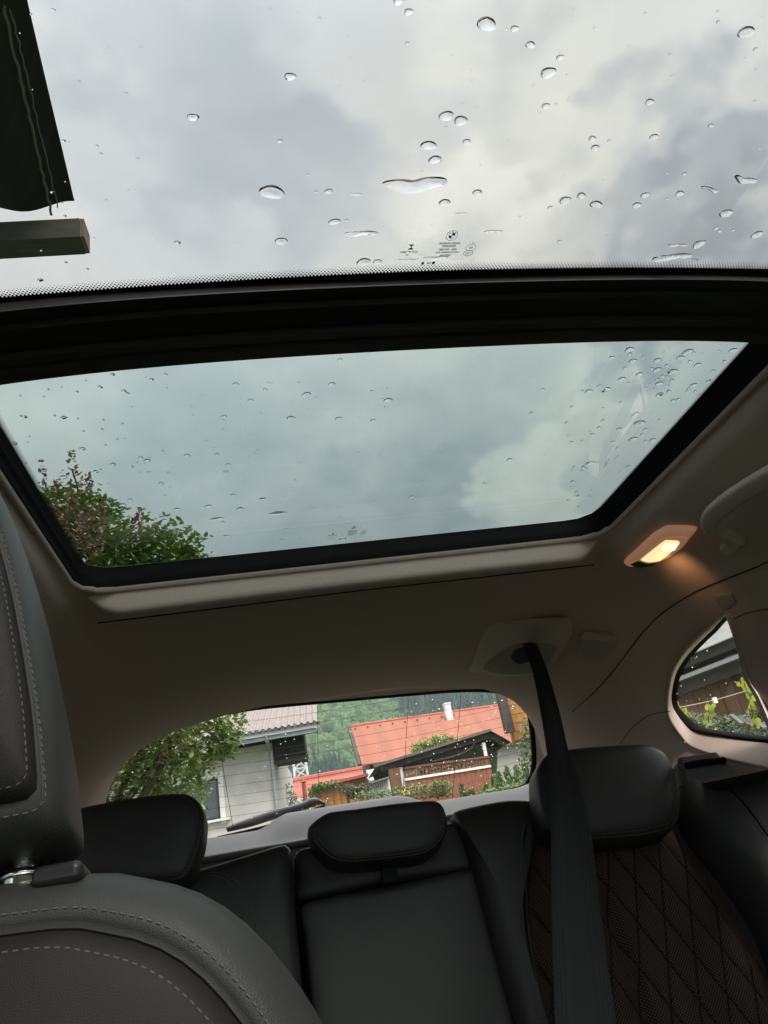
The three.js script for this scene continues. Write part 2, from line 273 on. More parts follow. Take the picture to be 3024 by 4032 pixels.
// black beam between the two panes, with its ridges
{
  const prof = [[-.493, .458], [-.486, .444], [-.470, .428], [-.462, .4205], [-.470, .419], [-.473, .422], [-.479, .4225], [-.482, .4185], [-.500, .4165], [-.503, .4205], [-.510, .4205], [-.513, .4165], [-.523, .4175], [-.526, .4225], [-.531, .4225], [-.534, .4185], [-.548, .4195], [-.553, .4235], [-.555, .435], [-.556, .458]];
  const N = prof.length - 1;
  const g = sheet((u, v) => { const [z, y] = prof[Math.round(v * N)], x = (u - .5) * .842; return V3(CX + x, EYE + y - .012 * (x / .42) ** 4, z - .012 * (x / .42) ** 2); }, 40, N);
  put('roof_beam', toCreasedNormals(g, .5), M.black, car);
}
// glass panes
const GY = .458;
const frontPane = put('front_roof_pane', rbox(.80, .004, .66, .0018, CX, EYE + GY, -.485 + .333), M.frontGlass, car);
frontPane.geometry = new THREE.PlaneGeometry(.82, .69).rotateX(-Math.PI / 2).translate(CX, EYE + GY, -.155);
const rearPane = put('rear_roof_pane', new THREE.PlaneGeometry(.83, .61).rotateX(-Math.PI / 2).translate(CX, EYE + GY, -.805), M.rearGlass, car);
// printed black edge of the front pane with its dots
{
  const edge = (x) => -.484 - .016 * ((x - CX) / .42) ** 2 - .0 - .012 * (CX - x) * (x < CX ? 1 : 0);
  put('printed_edge', sheet((u, v) => { const x = CX + (u - .5) * .824; return V3(x, EYE + GY - .002, edge(x) - v * .03); }, 60, 1), M.frit, frontPane);
  const dots = [];
  for (let k = 0; k < 5; k++) for (let i = 0; i < 330; i++) { const x = CX - .40 + (i + (k % 2) * .5) * .0031; if (x > CX + .4) break; dots.push(new THREE.CircleGeometry(.00112 - k * .00018, 8).rotateX(Math.PI / 2).translate(x, EYE + GY - .002, edge(x) + .0007 + k * .0019)); }
  tag(put('printed_dots', merge(dots), M.frit, frontPane), null, null, null, 'stuff');
  // rear pane: dots along both sides and the corner
  const d2 = [];
  for (const s of [-1, 1]) for (let k = 0; k < 4; k++) for (let i = 0; i < 220; i++) { const z = -.57 - (i + (k % 2) * .5) * .0024; if (z < -1.08) break; d2.push(new THREE.CircleGeometry(.00105 - k * .00018, 8).rotateX(Math.PI / 2).translate(CX + s * (.4115 - k * .0016), EYE + GY - .002, z)); }
  tag(put('printed_dots', merge(d2), M.frit, rearPane), null, null, null, 'stuff');
}
// marks printed on the panes, read mirrored from inside
function printTex(w, h, draw) { const c = document.createElement('canvas'); c.width = w; c.height = h; const x = c.getContext('2d'); x.fillStyle = '#000'; x.fillRect(0, 0, w, h); x.fillStyle = x.strokeStyle = '#fff'; x.textAlign = 'center'; x.textBaseline = 'middle'; draw(x, w, h); const t = new THREE.CanvasTexture(c); t.magFilter = THREE.LinearFilter; return t; }
function glassMark(x, w, h) {
  x.font = 'bold 26px sans-serif'; const say = (s, X, Y, px = 26, bold = 'bold ') => { x.font = `${bold}${px}px sans-serif`; x.fillText(s, X, Y); };
  // round badge with two dark and two light quarters
  const bx = 300, by = 62; x.lineWidth = 4; x.beginPath(); x.arc(bx, by, 54, 0, 7); x.stroke(); x.lineWidth = 3; x.beginPath(); x.arc(bx, by, 31, 0, 7); x.stroke();
  for (const a of [0, Math.PI]) { x.beginPath(); x.moveTo(bx, by); x.arc(bx, by, 31, a - Math.PI, a - Math.PI / 2); x.closePath(); x.fill(); }
  say('B', bx - 31, by - 28, 20); say('M', bx, by - 43, 20); say('W', bx + 31, by - 28, 20);
  say('SAINT-GOBAIN', 300, 146, 30); say('SEKURIT', 300, 178, 36); say('43R - 001000', 300, 214, 31); say('DOT22 M04000 AS3', 300, 246, 26); say('E000184', 310, 280, 28);
  say('V', 62, 146, 26); x.lineWidth = 4; x.beginPath(); x.ellipse(70, 200, 50, 36, 0, 0, 7); x.stroke(); say('E1', 70, 202, 36); x.beginPath(); x.ellipse(80, 262, 48, 30, 0, 0, 7); x.stroke(); say('CCC', 80, 264, 30);
  say('. . . . . . . .', 180, 318, 26);
  x.beginPath(); x.moveTo(650, 150); x.lineTo(710, 150); x.lineTo(686, 166); x.lineTo(666, 166); x.closePath(); x.fill(); x.beginPath(); x.moveTo(650, 206); x.lineTo(710, 206); x.lineTo(690, 188); x.lineTo(664, 188); x.closePath(); x.fill(); x.fillRect(672, 160, 10, 36);
  say('OCP N° 0001', 690, 232, 30); say('22', 700, 264, 26); say('- - - - - - -', 560, 264, 20); say('- - - - - -', 690, 290, 20); say('Transparence - 20%', 680, 314, 22, '');
  x.fillRect(508, 352, 26, 30); x.fillRect(398, 348, 26, 34); say('T28', 455, 366, 30);
}
function decal(parent, tex, x0, z0, w, d) {
  const g = new THREE.PlaneGeometry(w, d, 1, 1), uv = g.attributes.uv; g.rotateX(Math.PI / 2);
  for (let i = 0; i < 4; i++) uv.setX(i, 1 - uv.getX(i));                            // printed to be read from outside
  for (let i = 0; i < 4; i++) uv.setY(i, uv.getY(i));
  g.translate(x0, EYE + GY - .003, z0);
  const m = std(.02, .02, .022, .6, { alphaMap: tex, transparent: true });
  return put('glass_mark', g, m, parent);
}
{
  const tex = printTex(800, 400, glassMark);
  const a = onY(1565, 1000, GY - .003), b = onY(1872, 1000, GY - .003), c = onY(1740, 905, GY - .003), d = onY(1740, 1046, GY - .003);
  decal(frontPane, tex, (a.x + b.x) / 2, (c.z + d.z) / 2, Math.abs(b.x - a.x), Math.abs(c.z - d.z));
  const e = onY(1285, 2110, GY - .003), f = onY(1445, 2100, GY - .003), g = onY(1400, 2070, GY - .003), h = onY(1400, 2120, GY - .003);
  decal(rearPane, tex, (e.x + f.x) / 2, (g.z + h.z) / 2, Math.abs(f.x - e.x), Math.abs(h.z - g.z));
}
// roller blind box behind the rear pane
{
  const N = 14, prof = []; for (let k = 0; k <= N; k++) { const a = k / N; prof.push(a < .4 ? [-1.089 - .012 * a * a, .4225 - .090 * a] : [-1.091 - .066 * (a - .4) / .6, .3865 - .004 * Math.sin((a - .4) / .6 * Math.PI) + .025 * smooth(.5, 1, a)]); }
  const g = sheet((u, v) => { const [z, y] = prof[Math.round(v * N)], x = (u - .5) * 2, e = 1 - smooth(.86, 1, Math.abs(x)) ; return V3(CX + x * .412, EYE + .4225 - (.4225 - y) * (.12 + .88 * Math.sqrt(Math.max(0, 1 - smooth(.84, 1, Math.abs(x)) ** 2))) - .004 * x * x, z * (1 - .0) + (1 - e) * .5 * Math.max(0, -1.092 - z)); }, 80, N);
  put('blind_box', g, M.trim, car);
  put('blind_shadow_line', tube([-.40, -.2, 0, .2, .40].map((x) => V3(CX + x, EYE + .3835 - .006 * (x / .4) ** 2, -1.114 + .01 * Math.abs(x / .4) ** 6)), .0011, 40, 6), M.rubber, car);  // dark tube stands in for the shadow line under the box
}
// rear window: glass, dark edge, heating wires
const RWN = 96;
const rwPts = [[415, 3000], [620, 2868], [950, 2788], [1300, 2750], [1800, 2714], [2010, 2730], [2075, 2785], [2098, 2960], [2088, 3060], [2030, 3100], [1745, 3150], [1500, 3186], [1215, 3232], [1000, 3268], [800, 3302], [560, 3345], [400, 3345], [372, 3260], [378, 3110]];
const rwZ = (y) => -1.905 - (.375 - y) * .62;
const rwFix = (px, py) => { const d = sight(px, py), k = .62; const t = (-1.905 - .375 * k) / (d.z - k * d.y); return at(d, t); };
const rw = loop2(rwPts.map(([x, y]) => { const p = rwFix(x, y); return [p.x, vertical(p)]; }), RWN, .45);
const rwP = (x, y, off = 0) => V3(x, EYE + y, rwZ(y) - .05 * (1 - ((x - CX) / .56) ** 2) + off);
const rearWindow = put('rear_window', sheet((u, v) => { const cx = CX, cy = .2, [x, y] = rw[Math.round(u * RWN)], k = Math.max(v, .002) * 1.06; return rwP(cx + (x - cx) * k, cy + (y - cy) * k, -.016); }, RWN, 16, true), M.clearGlass, car);
put('window_seal', frameLoft([1.0, 1.0, 1.018, 1.06].map((k, i) => rw.map(([x, y]) => rwP(CX + (x - CX) * k, .2 + (y - .2) * k, [-.012, .004, .008, -.012][i])))), M.rubber, car);
// lining between the last section and the window edge
put('tailgate_trim', frameLoft([1.01, 1.05, 1.14, 1.30].map((k, i) => rw.map(([x, y]) => { const p = rwP(CX + (x - CX) * Math.min(k, 1.18), .2 + (y - .2) * (1 + (k - 1) * 1.1), [.004, .03, .055, .0][i]); return p; }))), M.felt, car);
for (let k = 0; k < 13; k++) {
  const y0 = .085 + k * .0235, pts = []; let a = null, b = null;
  for (let x = -.42; x < .76; x += .01) if (polyDist(rw, x, y0 + .012 * ((x - CX) / .5) ** 2 - .006) < -.004) { a ??= x; b = x; }
  if (a === null || b - a < .1) continue;
  for (let i = 0; i <= 16; i++) { const x = a + (b - a) * i / 16; pts.push(rwP(x, y0 + .012 * ((x - CX) / .5) ** 2 - .006, -.013)); }
  put('heating_wire', tube(pts, .00042, 32, 5), M.wire, rearWindow);
}
for (const [xa, ya, xb, yb] of [[855, 2900, 915, 3260], [1255, 2760, 1262, 3180], [1622, 2735, 1600, 3130], [1830, 2720, 1795, 3150]]) {
  const p = rwFix(xa, ya), q = rwFix(xb, yb), pts = []; for (let i = 0; i <= 10; i++) { const t = i / 10; pts.push(rwP(p.x + (q.x - p.x) * t, vertical(p) + (vertical(q) - vertical(p)) * t, -.0125)); }
  put('heating_wire', tube(pts, .0007, 20, 5), M.wire, rearWindow);
}
// ledge of the tailgate trim under the window
{
  // a broad moulded step with a raised cover for the wiper motor in its middle
  const top = (x) => { const p = rwFix(x, 3314 - (x - 800) * .163); return p; };
  const f = (u, v) => {
    const X = 560 + u * 1560, a = top(X), hump = .030 * smooth(-.19, -.10, a.x - CX + .02) * (1 - smooth(.16, .25, a.x - CX));
    const b = onZ(X, 3388 - (X - 783) * .17, -1.93), rows = [[a.x, a.y - .03, a.z - .06], [a.x, a.y - .004 + hump * .9, a.z - .02], [a.x, a.y + .004 + hump, a.z + .015], [a.x * .98 + b.x * .02, a.y * .75 + b.y * .25 + .010 + hump * .8, a.z * .6 + b.z * .4], [b.x, b.y + .014, b.z - .02], [b.x, b.y + .006, b.z], [b.x, b.y - .006, b.z + .001], [b.x, b.y - .010, b.z - .012], [b.x, b.y - .03, b.z - .012], [b.x, b.y - .3, b.z]];
    const k = v * 9, i = Math.min(8, Math.floor(k)), g = (n) => V3(...rows[Math.min(9, Math.max(0, n))]); return cr(g(i - 1), g(i), g(i + 1), g(i + 2), k - i);
  };
  put('window_ledge', sheet(f, 90, 72), M.greyTrim, car);
}
// wiper that lies on the outside of the rear window
{
  const w = (px, py, o) => { const p = rwFix(px, py - 20); return V3(p.x, p.y, p.z - o); };
  const lo = [[890, 3290], [985, 3268], [1090, 3235], [1190, 3205], [1262, 3178], [1290, 3180]], hi = [[880, 3268], [985, 3228], [1090, 3195], [1190, 3168], [1245, 3148], [1290, 3168]];
  const L = new THREE.CatmullRomCurve3(lo.map(([x, y]) => w(x, y, .085))), U = new THREE.CatmullRomCurve3(hi.map(([x, y]) => w(x, y, .085)));
  const face = (u, v) => { const a = L.getPoint(u), b = U.getPoint(u), m = a.clone().lerp(b, .5), r = b.clone().sub(a).multiplyScalar(.5), t = v * Math.PI * 2; return m.addScaledVector(r, Math.cos(t)).add(V3(0, 0, Math.sin(t) * .012)); };
  put('wiper_arm', sheet((v, u) => face(u, v), 16, 40, true), std(.17, .17, .185, .45), car);
  const bl = [[850, 3320], [985, 3290], [1090, 3262], [1200, 3222], [1290, 3190]].map(([x, y]) => w(x, y, .07));
  put('wiper_blade', [tube(bl, .0075, 30, 8), tube(bl.map((p) => p.clone().add(V3(0, -.006, .012))), .005, 30, 6)], M.rubber, car);
}
// rear side windows: reveal, seal, glass
for (const side of [1, -1]) {
  const P = ([z, y], h) => V3(CX + side * h, EYE + y, z);
  // reveal runs from the lining to the glass
  const surf = qD;
  const lerp2 = (i, k, h) => P([qT[i][0] + (qG[i][0] - qT[i][0]) * k, qT[i][1] + (qG[i][1] - qT[i][1]) * k], h);
  const rings = [[-.03, .004], [0, -.003], [.12, .004], [.4, .4], [.8, .8], [1, 1]].map(([k, hk]) => qT.map((_, i) => lerp2(i, k, Math.abs(hk) < .01 ? surf[i] + hk : surf[i] + (.733 - surf[i]) * hk)));
  put('window_reveal', frameLoft(rings), M.trim, car);
  const ring = (sc, h) => { const cz = qG.reduce((a, p) => a + p[0], 0) / qG.length, cy = qG.reduce((a, p) => a + p[1], 0) / qG.length; return qG.map(([z, y]) => P([cz + (z - cz) * sc, cy + (y - cy) * sc], h)); };
  put('window_seal', frameLoft([ring(1.05, .7285), ring(1.04, .722), ring(.985, .724), ring(.965, .734), ring(.965, .742)]), M.rubber, car);
  const win = qG.map(([z, y]) => [z, y]);
  const sh = new THREE.Shape(win.map(([z, y]) => new THREE.Vector2(z, y))), gg = new THREE.ShapeGeometry(sh), pp = gg.attributes.position;
  for (let i = 0; i < pp.count; i++) pp.setXYZ(i, CX + side * .738, EYE + pp.getY(i), pp.getX(i));
  gg.computeVertexNormals();
  put('rear_side_window', gg, M.clearGlass, car);
  const dw = new THREE.ShapeGeometry(new THREE.Shape(doorWin.map(([z, y]) => new THREE.Vector2(z, y)))), dp = dw.attributes.position;
  for (let i = 0; i < dp.count; i++) dp.setXYZ(i, CX + side * (.73 - .06 * clamp(dp.getY(i) / .25)), EYE + dp.getY(i), dp.getX(i));
  dw.computeVertexNormals();
  put('door_window', dw, M.rearGlass, car);
}

// ------------------------------------------------------------------ seats
// frame of a leaning seat back: x sideways, y up along the back, z out of its front
function seatFrame(o, lean) { const ey = V3(0, Math.cos(lean), -Math.sin(lean)), ez = V3(0, Math.sin(lean), Math.cos(lean)); return {
  m: new THREE.Matrix4().makeRotationX(-lean).setPosition(o), o, lean,
  px(x, y, off = 0) { const d = sight(x, y), e = V3(0, EYE, 0), p0 = o.clone().addScaledVector(ez, off), t = p0.clone().sub(e).dot(ez) / d.dot(ez), q = e.addScaledVector(d, t).sub(p0); return [q.x, q.dot(ey)]; },
  outline(list, off = 0, n = 120, tension = .4) { return loop2(list.map(([x, y]) => this.px(x, y, off)), n, tension); },
}; }
function seatThing(name, label, category, fr, group) { const g = thing(name, label, category, [0, 0, 0], group); g.position.copy(fr.o); g.rotation.x = -fr.lean; return g; }
const lineOn = (padGeo, list, lift = .001) => { // points of a line (x, y) laid on the front of a pad
  const { f } = padGeo.userData, N = 120; const P = []; for (let j = 20; j <= 40; j++) for (let i = 0; i <= N; i++) P.push(f(i / N, j / 40));
  return list.map(([x, y]) => { let w = 0, z = 0; for (const p of P) { const d = (p.x - x) ** 2 + (p.y - y) ** 2, k = 1 / (d * d + 1e-10); w += k; z += k * p.z; } return V3(x, y, z / w + lift); });
};
// line at share k of the way from the middle of a pad to its outline, between two outline positions
function seamAt(padGeo, k, u0, u1, n = 2, lift = .0008, steps = 60) { const { f } = padGeo.userData, N = 120, out = []; const ph = Math.acos(Math.pow(k, n / 2)); for (let i = 0; i <= steps; i++) { let u = u0 + (u1 - u0) * i / steps; u -= Math.floor(u); const a = u * N, i0 = Math.floor(a), p = f(i0 / N, ph / Math.PI + .5), q = f(Math.min(N, i0 + 1) / N, ph / Math.PI + .5); out.push(p.lerp(q, a - i0).add(V3(0, 0, lift))); } return out; }

// rear bench
const RS = seatFrame(V3(CX, EYE, -1.50), .29);
{
  const t = seatThing('rear_bench', 'dark leather rear bench seat in three sections with quilted fabric at right', 'rear seat', RS);
  const sub = (g, z) => { const f0 = g.userData; g.translate(0, 0, z); g.userData = { ...f0, f: (u, v) => f0.f(u, v).add(V3(0, 0, z)) }; return g; };
  // left section
  const left = sub(pad(RS.outline([[480, 3480], [800, 3405], [1000, 3345], [1120, 3312], [1146, 3345], [1165, 3560], [1205, 4032], [1240, 4400], [500, 4500], [420, 3900]]), .055, 5), -.045);
  const lb = put('backrest', left, M.leather, t);
  // centre section: upper part, and the armrest that folds down
  const mid = sub(pad(RS.outline([[1160, 3345], [1200, 3318], [1500, 3262], [1800, 3215], [1850, 3235], [1895, 3395], [1550, 3462], [1190, 3528], [1170, 3440]]), .045, 5), -.058);
  put('backrest', mid, M.leather, t);
  const arm = sub(pad(RS.outline([[1195, 3545], [1520, 3478], [1845, 3412], [1885, 3445], [1960, 3720], [2040, 4032], [2120, 4400], [1290, 4500], [1235, 4032], [1200, 3700]], 0, 120, .3), .05, 9), -.055);
  put('folding_armrest', arm, M.leather, t);
  put('pull_strap', sub(pad(loop2([[1503, 3395], [1562, 3385], [1566, 3470], [1508, 3482]].map(([x, y]) => RS.px(x, y)), 120, .1), .004, 8), .004), M.beltDark, t);
  // right section: base, inner bolster, quilted middle, outer bolster
  const right = sub(pad(RS.outline([[1778, 3190], [1800, 3168], [2000, 3130], [2300, 3080], [2700, 3030], [3000, 3060], [3200, 3400], [3300, 4500], [2150, 4500], [2035, 4032], [1950, 3760], [1875, 3500], [1800, 3260]], 0, 120, .3), .06, 5), -.08);
  put('backrest', right, M.leather, t);
  const inner = sub(pad(RS.outline([[1785, 3205], [1812, 3176], [1990, 3140], [2100, 3145], [2118, 3200], [2085, 3330], [2078, 3500], [2090, 3680], [2150, 4032], [2250, 4400], [2130, 4400], [2030, 4032], [1945, 3740], [1885, 3500], [1815, 3270]], 0, 120, .4), .055, 2.6), -.025);
  put('side_bolster', inner, M.leather, t);
  // seam with two rows of stitches along the bolster's inner edge
  for (const dx of [-14, 16]) {
    const l = lineOn(inner, [[2106, 3196], [2078, 3250], [2066, 3330], [2064, 3500], [2076, 3680], [2106, 3850], [2140, 4032]].map(([x, y]) => RS.px(x + dx * .8, y, .03)), .0012);
    tag(put('stitching', stitches(l, .0042, .0018, .0007), M.thread, t), null, null, null, 'stuff');
  }
  put('piping', tube(lineOn(inner, [[2106, 3196], [2078, 3250], [2066, 3330], [2064, 3500], [2076, 3680], [2106, 3850], [2140, 4032]].map(([x, y]) => RS.px(x, y, .03)), 0), .0016, 60, 6), M.rubber, t);
  // quilted fabric with diamonds sewn in
  const q = (u, v) => { // u across, v down
    const L = [[2060, 3300], [2070, 3500], [2085, 3700], [2150, 4032], [2240, 4400]], R = [[2620, 3180], [2760, 3360], [2890, 3560], [3024, 3790], [3180, 4200]];
    const e = (A) => { const k = v * 4, i = Math.min(3, Math.floor(k)), f = k - i, g = (n) => A[Math.min(4, Math.max(0, n))]; const p = cr(V3(...g(i - 1), 0), V3(...g(i), 0), V3(...g(i + 1), 0), V3(...g(i + 2), 0), f); return RS.px(p.x, p.y, .012); };
    const a = e(L), b = e(R), x = a[0] + (b[0] - a[0]) * u, y = a[1] + (b[1] - a[1]) * u;
    const w = .053, d1 = 1 - Math.abs((((x + y * .40) / w + .5) % 1 + 1) % 1 - .5) * 2, d2 = 1 - Math.abs((((x - y * .40) / w + .5) % 1 + 1) % 1 - .5) * 2;   // 1 on the seams
    const dist = Math.min(1 - d1, 1 - d2) * w * .5 * .93;
    const puff = .0062 * (1 - Math.exp(-((dist / .006) ** 1.1)));
    const chan = -.016 * Math.exp(-(((x - .405 - .02 * (y + .3)) / .014) ** 2));
    return V3(x, y, .006 + puff + chan - .02 * Math.max(0, Math.abs(u - .5) * 2 - .8) * 5);
  };
  const quilt = sheet(q, 300, 340); { const uv = quilt.attributes.uv, p = quilt.attributes.position; for (let i = 0; i < p.count; i++) uv.setXY(i, p.getX(i), p.getY(i)); }
  put('quilted_panel', quilt, M.fabric, t);
  { // dark sewn lines of the diamonds
    const edge = []; for (let i = 0; i <= 20; i++) { const p = q(0.02, i / 20); edge.push([p.x, p.y]); } for (let i = 20; i >= 0; i--) { const p = q(.93, i / 20); edge.push([p.x, p.y]); }
    const seams = [], w = .053;
    for (const sgn of [1, -1]) for (let k = -20; k < 30; k++) { let run = []; for (let y = .12; y > -.75; y -= .006) { const x = k * w - w / 2 * 0 - sgn * y * .40; if (polyDist(edge, x, y) < 0) run.push(V3(x, y, .0068 - .016 * Math.exp(-(((x - .405 - .02 * (y + .3)) / .014) ** 2)))); else { if (run.length > 3) seams.push(run); run = []; } } if (run.length > 3) seams.push(run); }
    for (const r of seams) put('quilt_seam', tube(r, .0019, Math.max(6, r.length), 5), M.beltDark, t);
  }
  const outer = sub(pad(RS.outline([[2640, 3040], [2720, 2992], [2850, 2985], [2960, 3025], [3060, 3120], [3160, 3400], [3260, 4300], [3150, 4300], [3040, 3830], [2960, 3640], [2850, 3480], [2740, 3340], [2660, 3200]], 0, 120, .4), .085, 2.4), .02);
  put('side_bolster', outer, M.leatherLight, t);  // lighter leather than the inner bolster, standing in for side window light
  const seam = [[2690, 3085], [2770, 3095], [2850, 3140], [2910, 3215], [2965, 3300], [3030, 3400], [3090, 3540]];
  for (const dx of [-12, 12]) tag(put('stitching', stitches(lineOn(outer, seam.map(([x, y]) => RS.px(x + dx, y - dx * .6, .06)), .0015), .0042, .0018, .0007), M.thread, t), null, null, null, 'stuff');
  put('piping', tube(lineOn(outer, seam.map(([x, y]) => RS.px(x, y, .06)), -.0002), .0018, 60, 6), M.rubber, t);
  const ls = [[790, 3440], [860, 3448], [920, 3490], [965, 3560], [985, 3640], [1000, 3760]];
  for (const dx of [0, 22]) tag(put('stitching', stitches(lineOn(left, ls.map(([x, y]) => RS.px(x + dx, y - dx * .5, .01)), .0012), .0042, .0018, .0006), M.thread, t), null, null, null, 'stuff');
  // headrests
  const hr = (list, z, d, seamU) => {
    const out = RS.outline(list, z + d, 120, .35), g = sub(pad(out, d, 5, (k) => -.0016 * Math.exp(-(((k - .93) / .018) ** 2))), z);
    const h = put('headrest', g, M.leather, t);
    for (const k of [.90, .955]) tag(put('stitching', stitches(seamAt(g, k, seamU[0], seamU[1], 5), .004, .0018, .00062), M.thread, h), null, null, null, 'stuff');
    return h;
  };
  hr([[150, 3330], [190, 3200], [400, 3145], [600, 3114], [725, 3108], [780, 3135], [806, 3190], [795, 3300], [752, 3420], [700, 3458], [540, 3470], [260, 3450]], .035, .05, [.33, .66]);
  hr([[1212, 3245], [1285, 3188], [1400, 3172], [1560, 3150], [1712, 3138], [1752, 3160], [1770, 3225], [1748, 3300], [1680, 3352], [1560, 3372], [1390, 3388], [1300, 3374], [1232, 3310]], .02, .045, [.42, .96]);
  hr([[2122, 3010], [2170, 2945], [2300, 2925], [2450, 2915], [2565, 2914], [2640, 2950], [2682, 3040], [2697, 3180], [2665, 3250], [2560, 3280], [2400, 3296], [2260, 3290], [2165, 3250], [2128, 3130]], .055, .055, [.40, .83]);
}
// front seat close to the eye
const FS = seatFrame(V3(-.20, EYE, -.47), .22);
{
  const t = seatThing('front_seat', 'dark leather front seat with stitched headrest at near left', 'front seat', FS);
  const sub = (g, z) => { const f0 = g.userData; g.translate(0, 0, z); g.userData = { ...f0, f: (u, v) => f0.f(u, v).add(V3(0, 0, z)) }; return g; };
  const mirror = (pts) => pts.concat(pts.map(([x, y]) => [-x, y]).reverse());
  // headrest outline: right side from the photograph's silhouette, mirrored
  const hs = [[-60, 1800], [0, 1945], [70, 2090], [140, 2290], [200, 2500], [255, 2760], [300, 3010], [325, 3220], [334, 3345], [300, 3392]].map(([x, y]) => FS.px(x, y, -.02));
  const top = hs[0], hg = sub(pad(loop2(mirror([[.0, top[1] + .022], [top[0] * .6, top[1] + .016], ...hs, [hs[9][0] - .02, hs[9][1] - .001], [hs[9][0] - .05, hs[9][1] - .002]]), 120, .4), .055, 3.6, (k) => -.0045 * Math.exp(-(((k - .865) / .016) ** 2)) - .0015 * Math.exp(-(((k - .865) / .05) ** 2))), .0);
  const h = put('headrest', hg, M.leatherLight, t);
  const face = (g, k, n) => { const v0 = .5 + Math.acos(Math.pow(k, n / 2)) / Math.PI; const f = g.userData.f; const s = sheet((u, v) => f(u, v0 + (.9995 - v0) * v).add(V3(0, 0, .0005)), 120, 24, true), uv = s.attributes.uv, p = s.attributes.position; for (let i = 0; i < p.count; i++) uv.setXY(i, p.getX(i), p.getY(i)); return s; };
  put('centre_panel', face(hg, .862, 3.6), M.leatherWarm, h);
  for (const k of [.82, .91]) tag(put('stitching', stitches(seamAt(hg, k, .0, .46, 3.6, .0002, 120), .0030, .0017, .0005), M.thread, h), null, null, null, 'stuff');
  put('piping', tube(seamAt(hg, .865, .0, .46, 3.6, -.0006, 100), .0014, 100, 6), M.rubber, h);
  // back of the seat with its wide round shoulder
  const bs = [[330, 3388], [480, 3398], [640, 3424], [800, 3480], [930, 3565], [1040, 3670], [1140, 3790], [1230, 3920], [1300, 4040], [1370, 4200], [1440, 4500]].map(([x, y]) => FS.px(x, y, .03));
  const low = bs[bs.length - 1];
  const dent = (k) => -.005 * Math.exp(-(((k - .885) / .010) ** 2)) - .003 * Math.exp(-(((k - .885) / .03) ** 2));
  const bg = sub(pad(loop2(mirror([[0, bs[0][1] + .006], ...bs, [low[0], low[1] - .3], [low[0] * .9, low[1] - .36]]), 120, .4), .075, 3.0, dent, 80), -.01);
  put('backrest', bg, M.leatherLight, t); put('centre_panel', face(bg, .883, 3.0), M.leatherWarm, t);
  for (const k of [.852, .918]) tag(put('stitching', stitches(seamAt(bg, k, .0, .5, 3.0, .0002, 160), .0030, .0017, .0005), M.thread, t), null, null, null, 'stuff');
  put('piping', tube(seamAt(bg, .885, .0, .5, 3.0, -.0012, 120), .0022, 120, 6), M.rubber, t);
  // posts of the headrest in their sleeves
  for (const s of [1, -1]) {
    const [x, y] = FS.px(90, 3460, .0), p = V3(s * Math.abs(x), y - .006, .0);
    put('headrest_post', rod(p, p.clone().add(V3(0, .05, 0)), .0065, .0065, 16), M.chrome, t);
    put('post_collar', [new THREE.TorusGeometry(.0098, .0034, 10, 28).rotateX(Math.PI / 2).translate(p.x, p.y + .006, p.z), rod(p.clone().add(V3(0, -.01, 0)), p.clone().add(V3(0, .005, 0)), .0125, .0125, 24)], M.chrome, t);
  }
  const [cx, cy] = FS.px(240, 3450, .02);
  put('release_button', new RoundedBoxGeometry(.026, .012, .03, 4, .005).translate(cx - .001, cy + .0, .012), M.plastic, t);
}

// ------------------------------------------------------------------ belt, its outlet in the lining, lamp, handle and the small covers
// height and slope of the lining under a point (x, z)
function under(x, z) { const side = x < CX ? -1 : 1; let t = .3, s = .5; for (let k = 0; k < 40; k++) { const q = lining(side, t, s); t = clamp(t + (Math.abs(x - CX) - Math.abs(q.x - CX)) * .5, 0, .62); s = clamp(s + (q.z - z) * .35); } return lining(side, t, s); }
// plate that lies on the lining inside an outline of photograph points
function plate(list, thick, n = 6, opts = {}) {
  const hits = list.map(([x, y]) => hitLining(x, y)), c = V3(0, 0, 0), nn = V3(0, 0, 0); for (const h of hits) { c.addScaledVector(h.p, 1 / hits.length); nn.add(h.n); } nn.normalize();
  const ex = V3(1, 0, 0).addScaledVector(nn, -nn.x).normalize(), ey = new THREE.Vector3().crossVectors(nn, ex);
  const o2 = loop2(hits.map((h) => { const r = h.p.clone().sub(c); return [r.dot(ex), r.dot(ey)]; }), 120, opts.tension ?? .25);
  const g = pad(o2, thick, n, opts.dent); const m = new THREE.Matrix4().makeBasis(ex, ey, nn).setPosition(c.clone().addScaledVector(nn, opts.lift ?? 0));
  const local = (px, py, z = 0) => { const r = hitLining(px, py).p.sub(c); return V3(r.dot(ex), r.dot(ey), z).applyMatrix4(m); };
  g.applyMatrix4(m); return { g, c, nn, ex, ey, m, local };
}
{
  const t = thing('belt_outlet', 'pale moulded plastic outlet in the cabin lining from which the belt hangs', 'belt outlet');
  const a = plate([[1850, 2634], [1868, 2590], [1902, 2490], [1945, 2452], [2100, 2432], [2225, 2420], [2253, 2440], [2246, 2490], [2205, 2575], [2165, 2640], [2010, 2642]], .010, 5, { lift: .002, tension: .3 });
  put('bezel', a.g, M.trim, t);
  const b = plate([[1905, 2612], [1960, 2552], [2040, 2506], [2140, 2500], [2190, 2520], [2160, 2590], [2120, 2622], [2000, 2624]], .0012, 4, { lift: .0165, tension: .4 });
  put('inset', b.g, std(.30, .27, .24, .7), t);
  const c = plate([[2008, 2560], [2030, 2525], [2085, 2505], [2132, 2506], [2138, 2540], [2110, 2578], [2040, 2588]], .003, 4, { lift: .0175 });
  put('slot', c.g, M.beltDark, t);
}
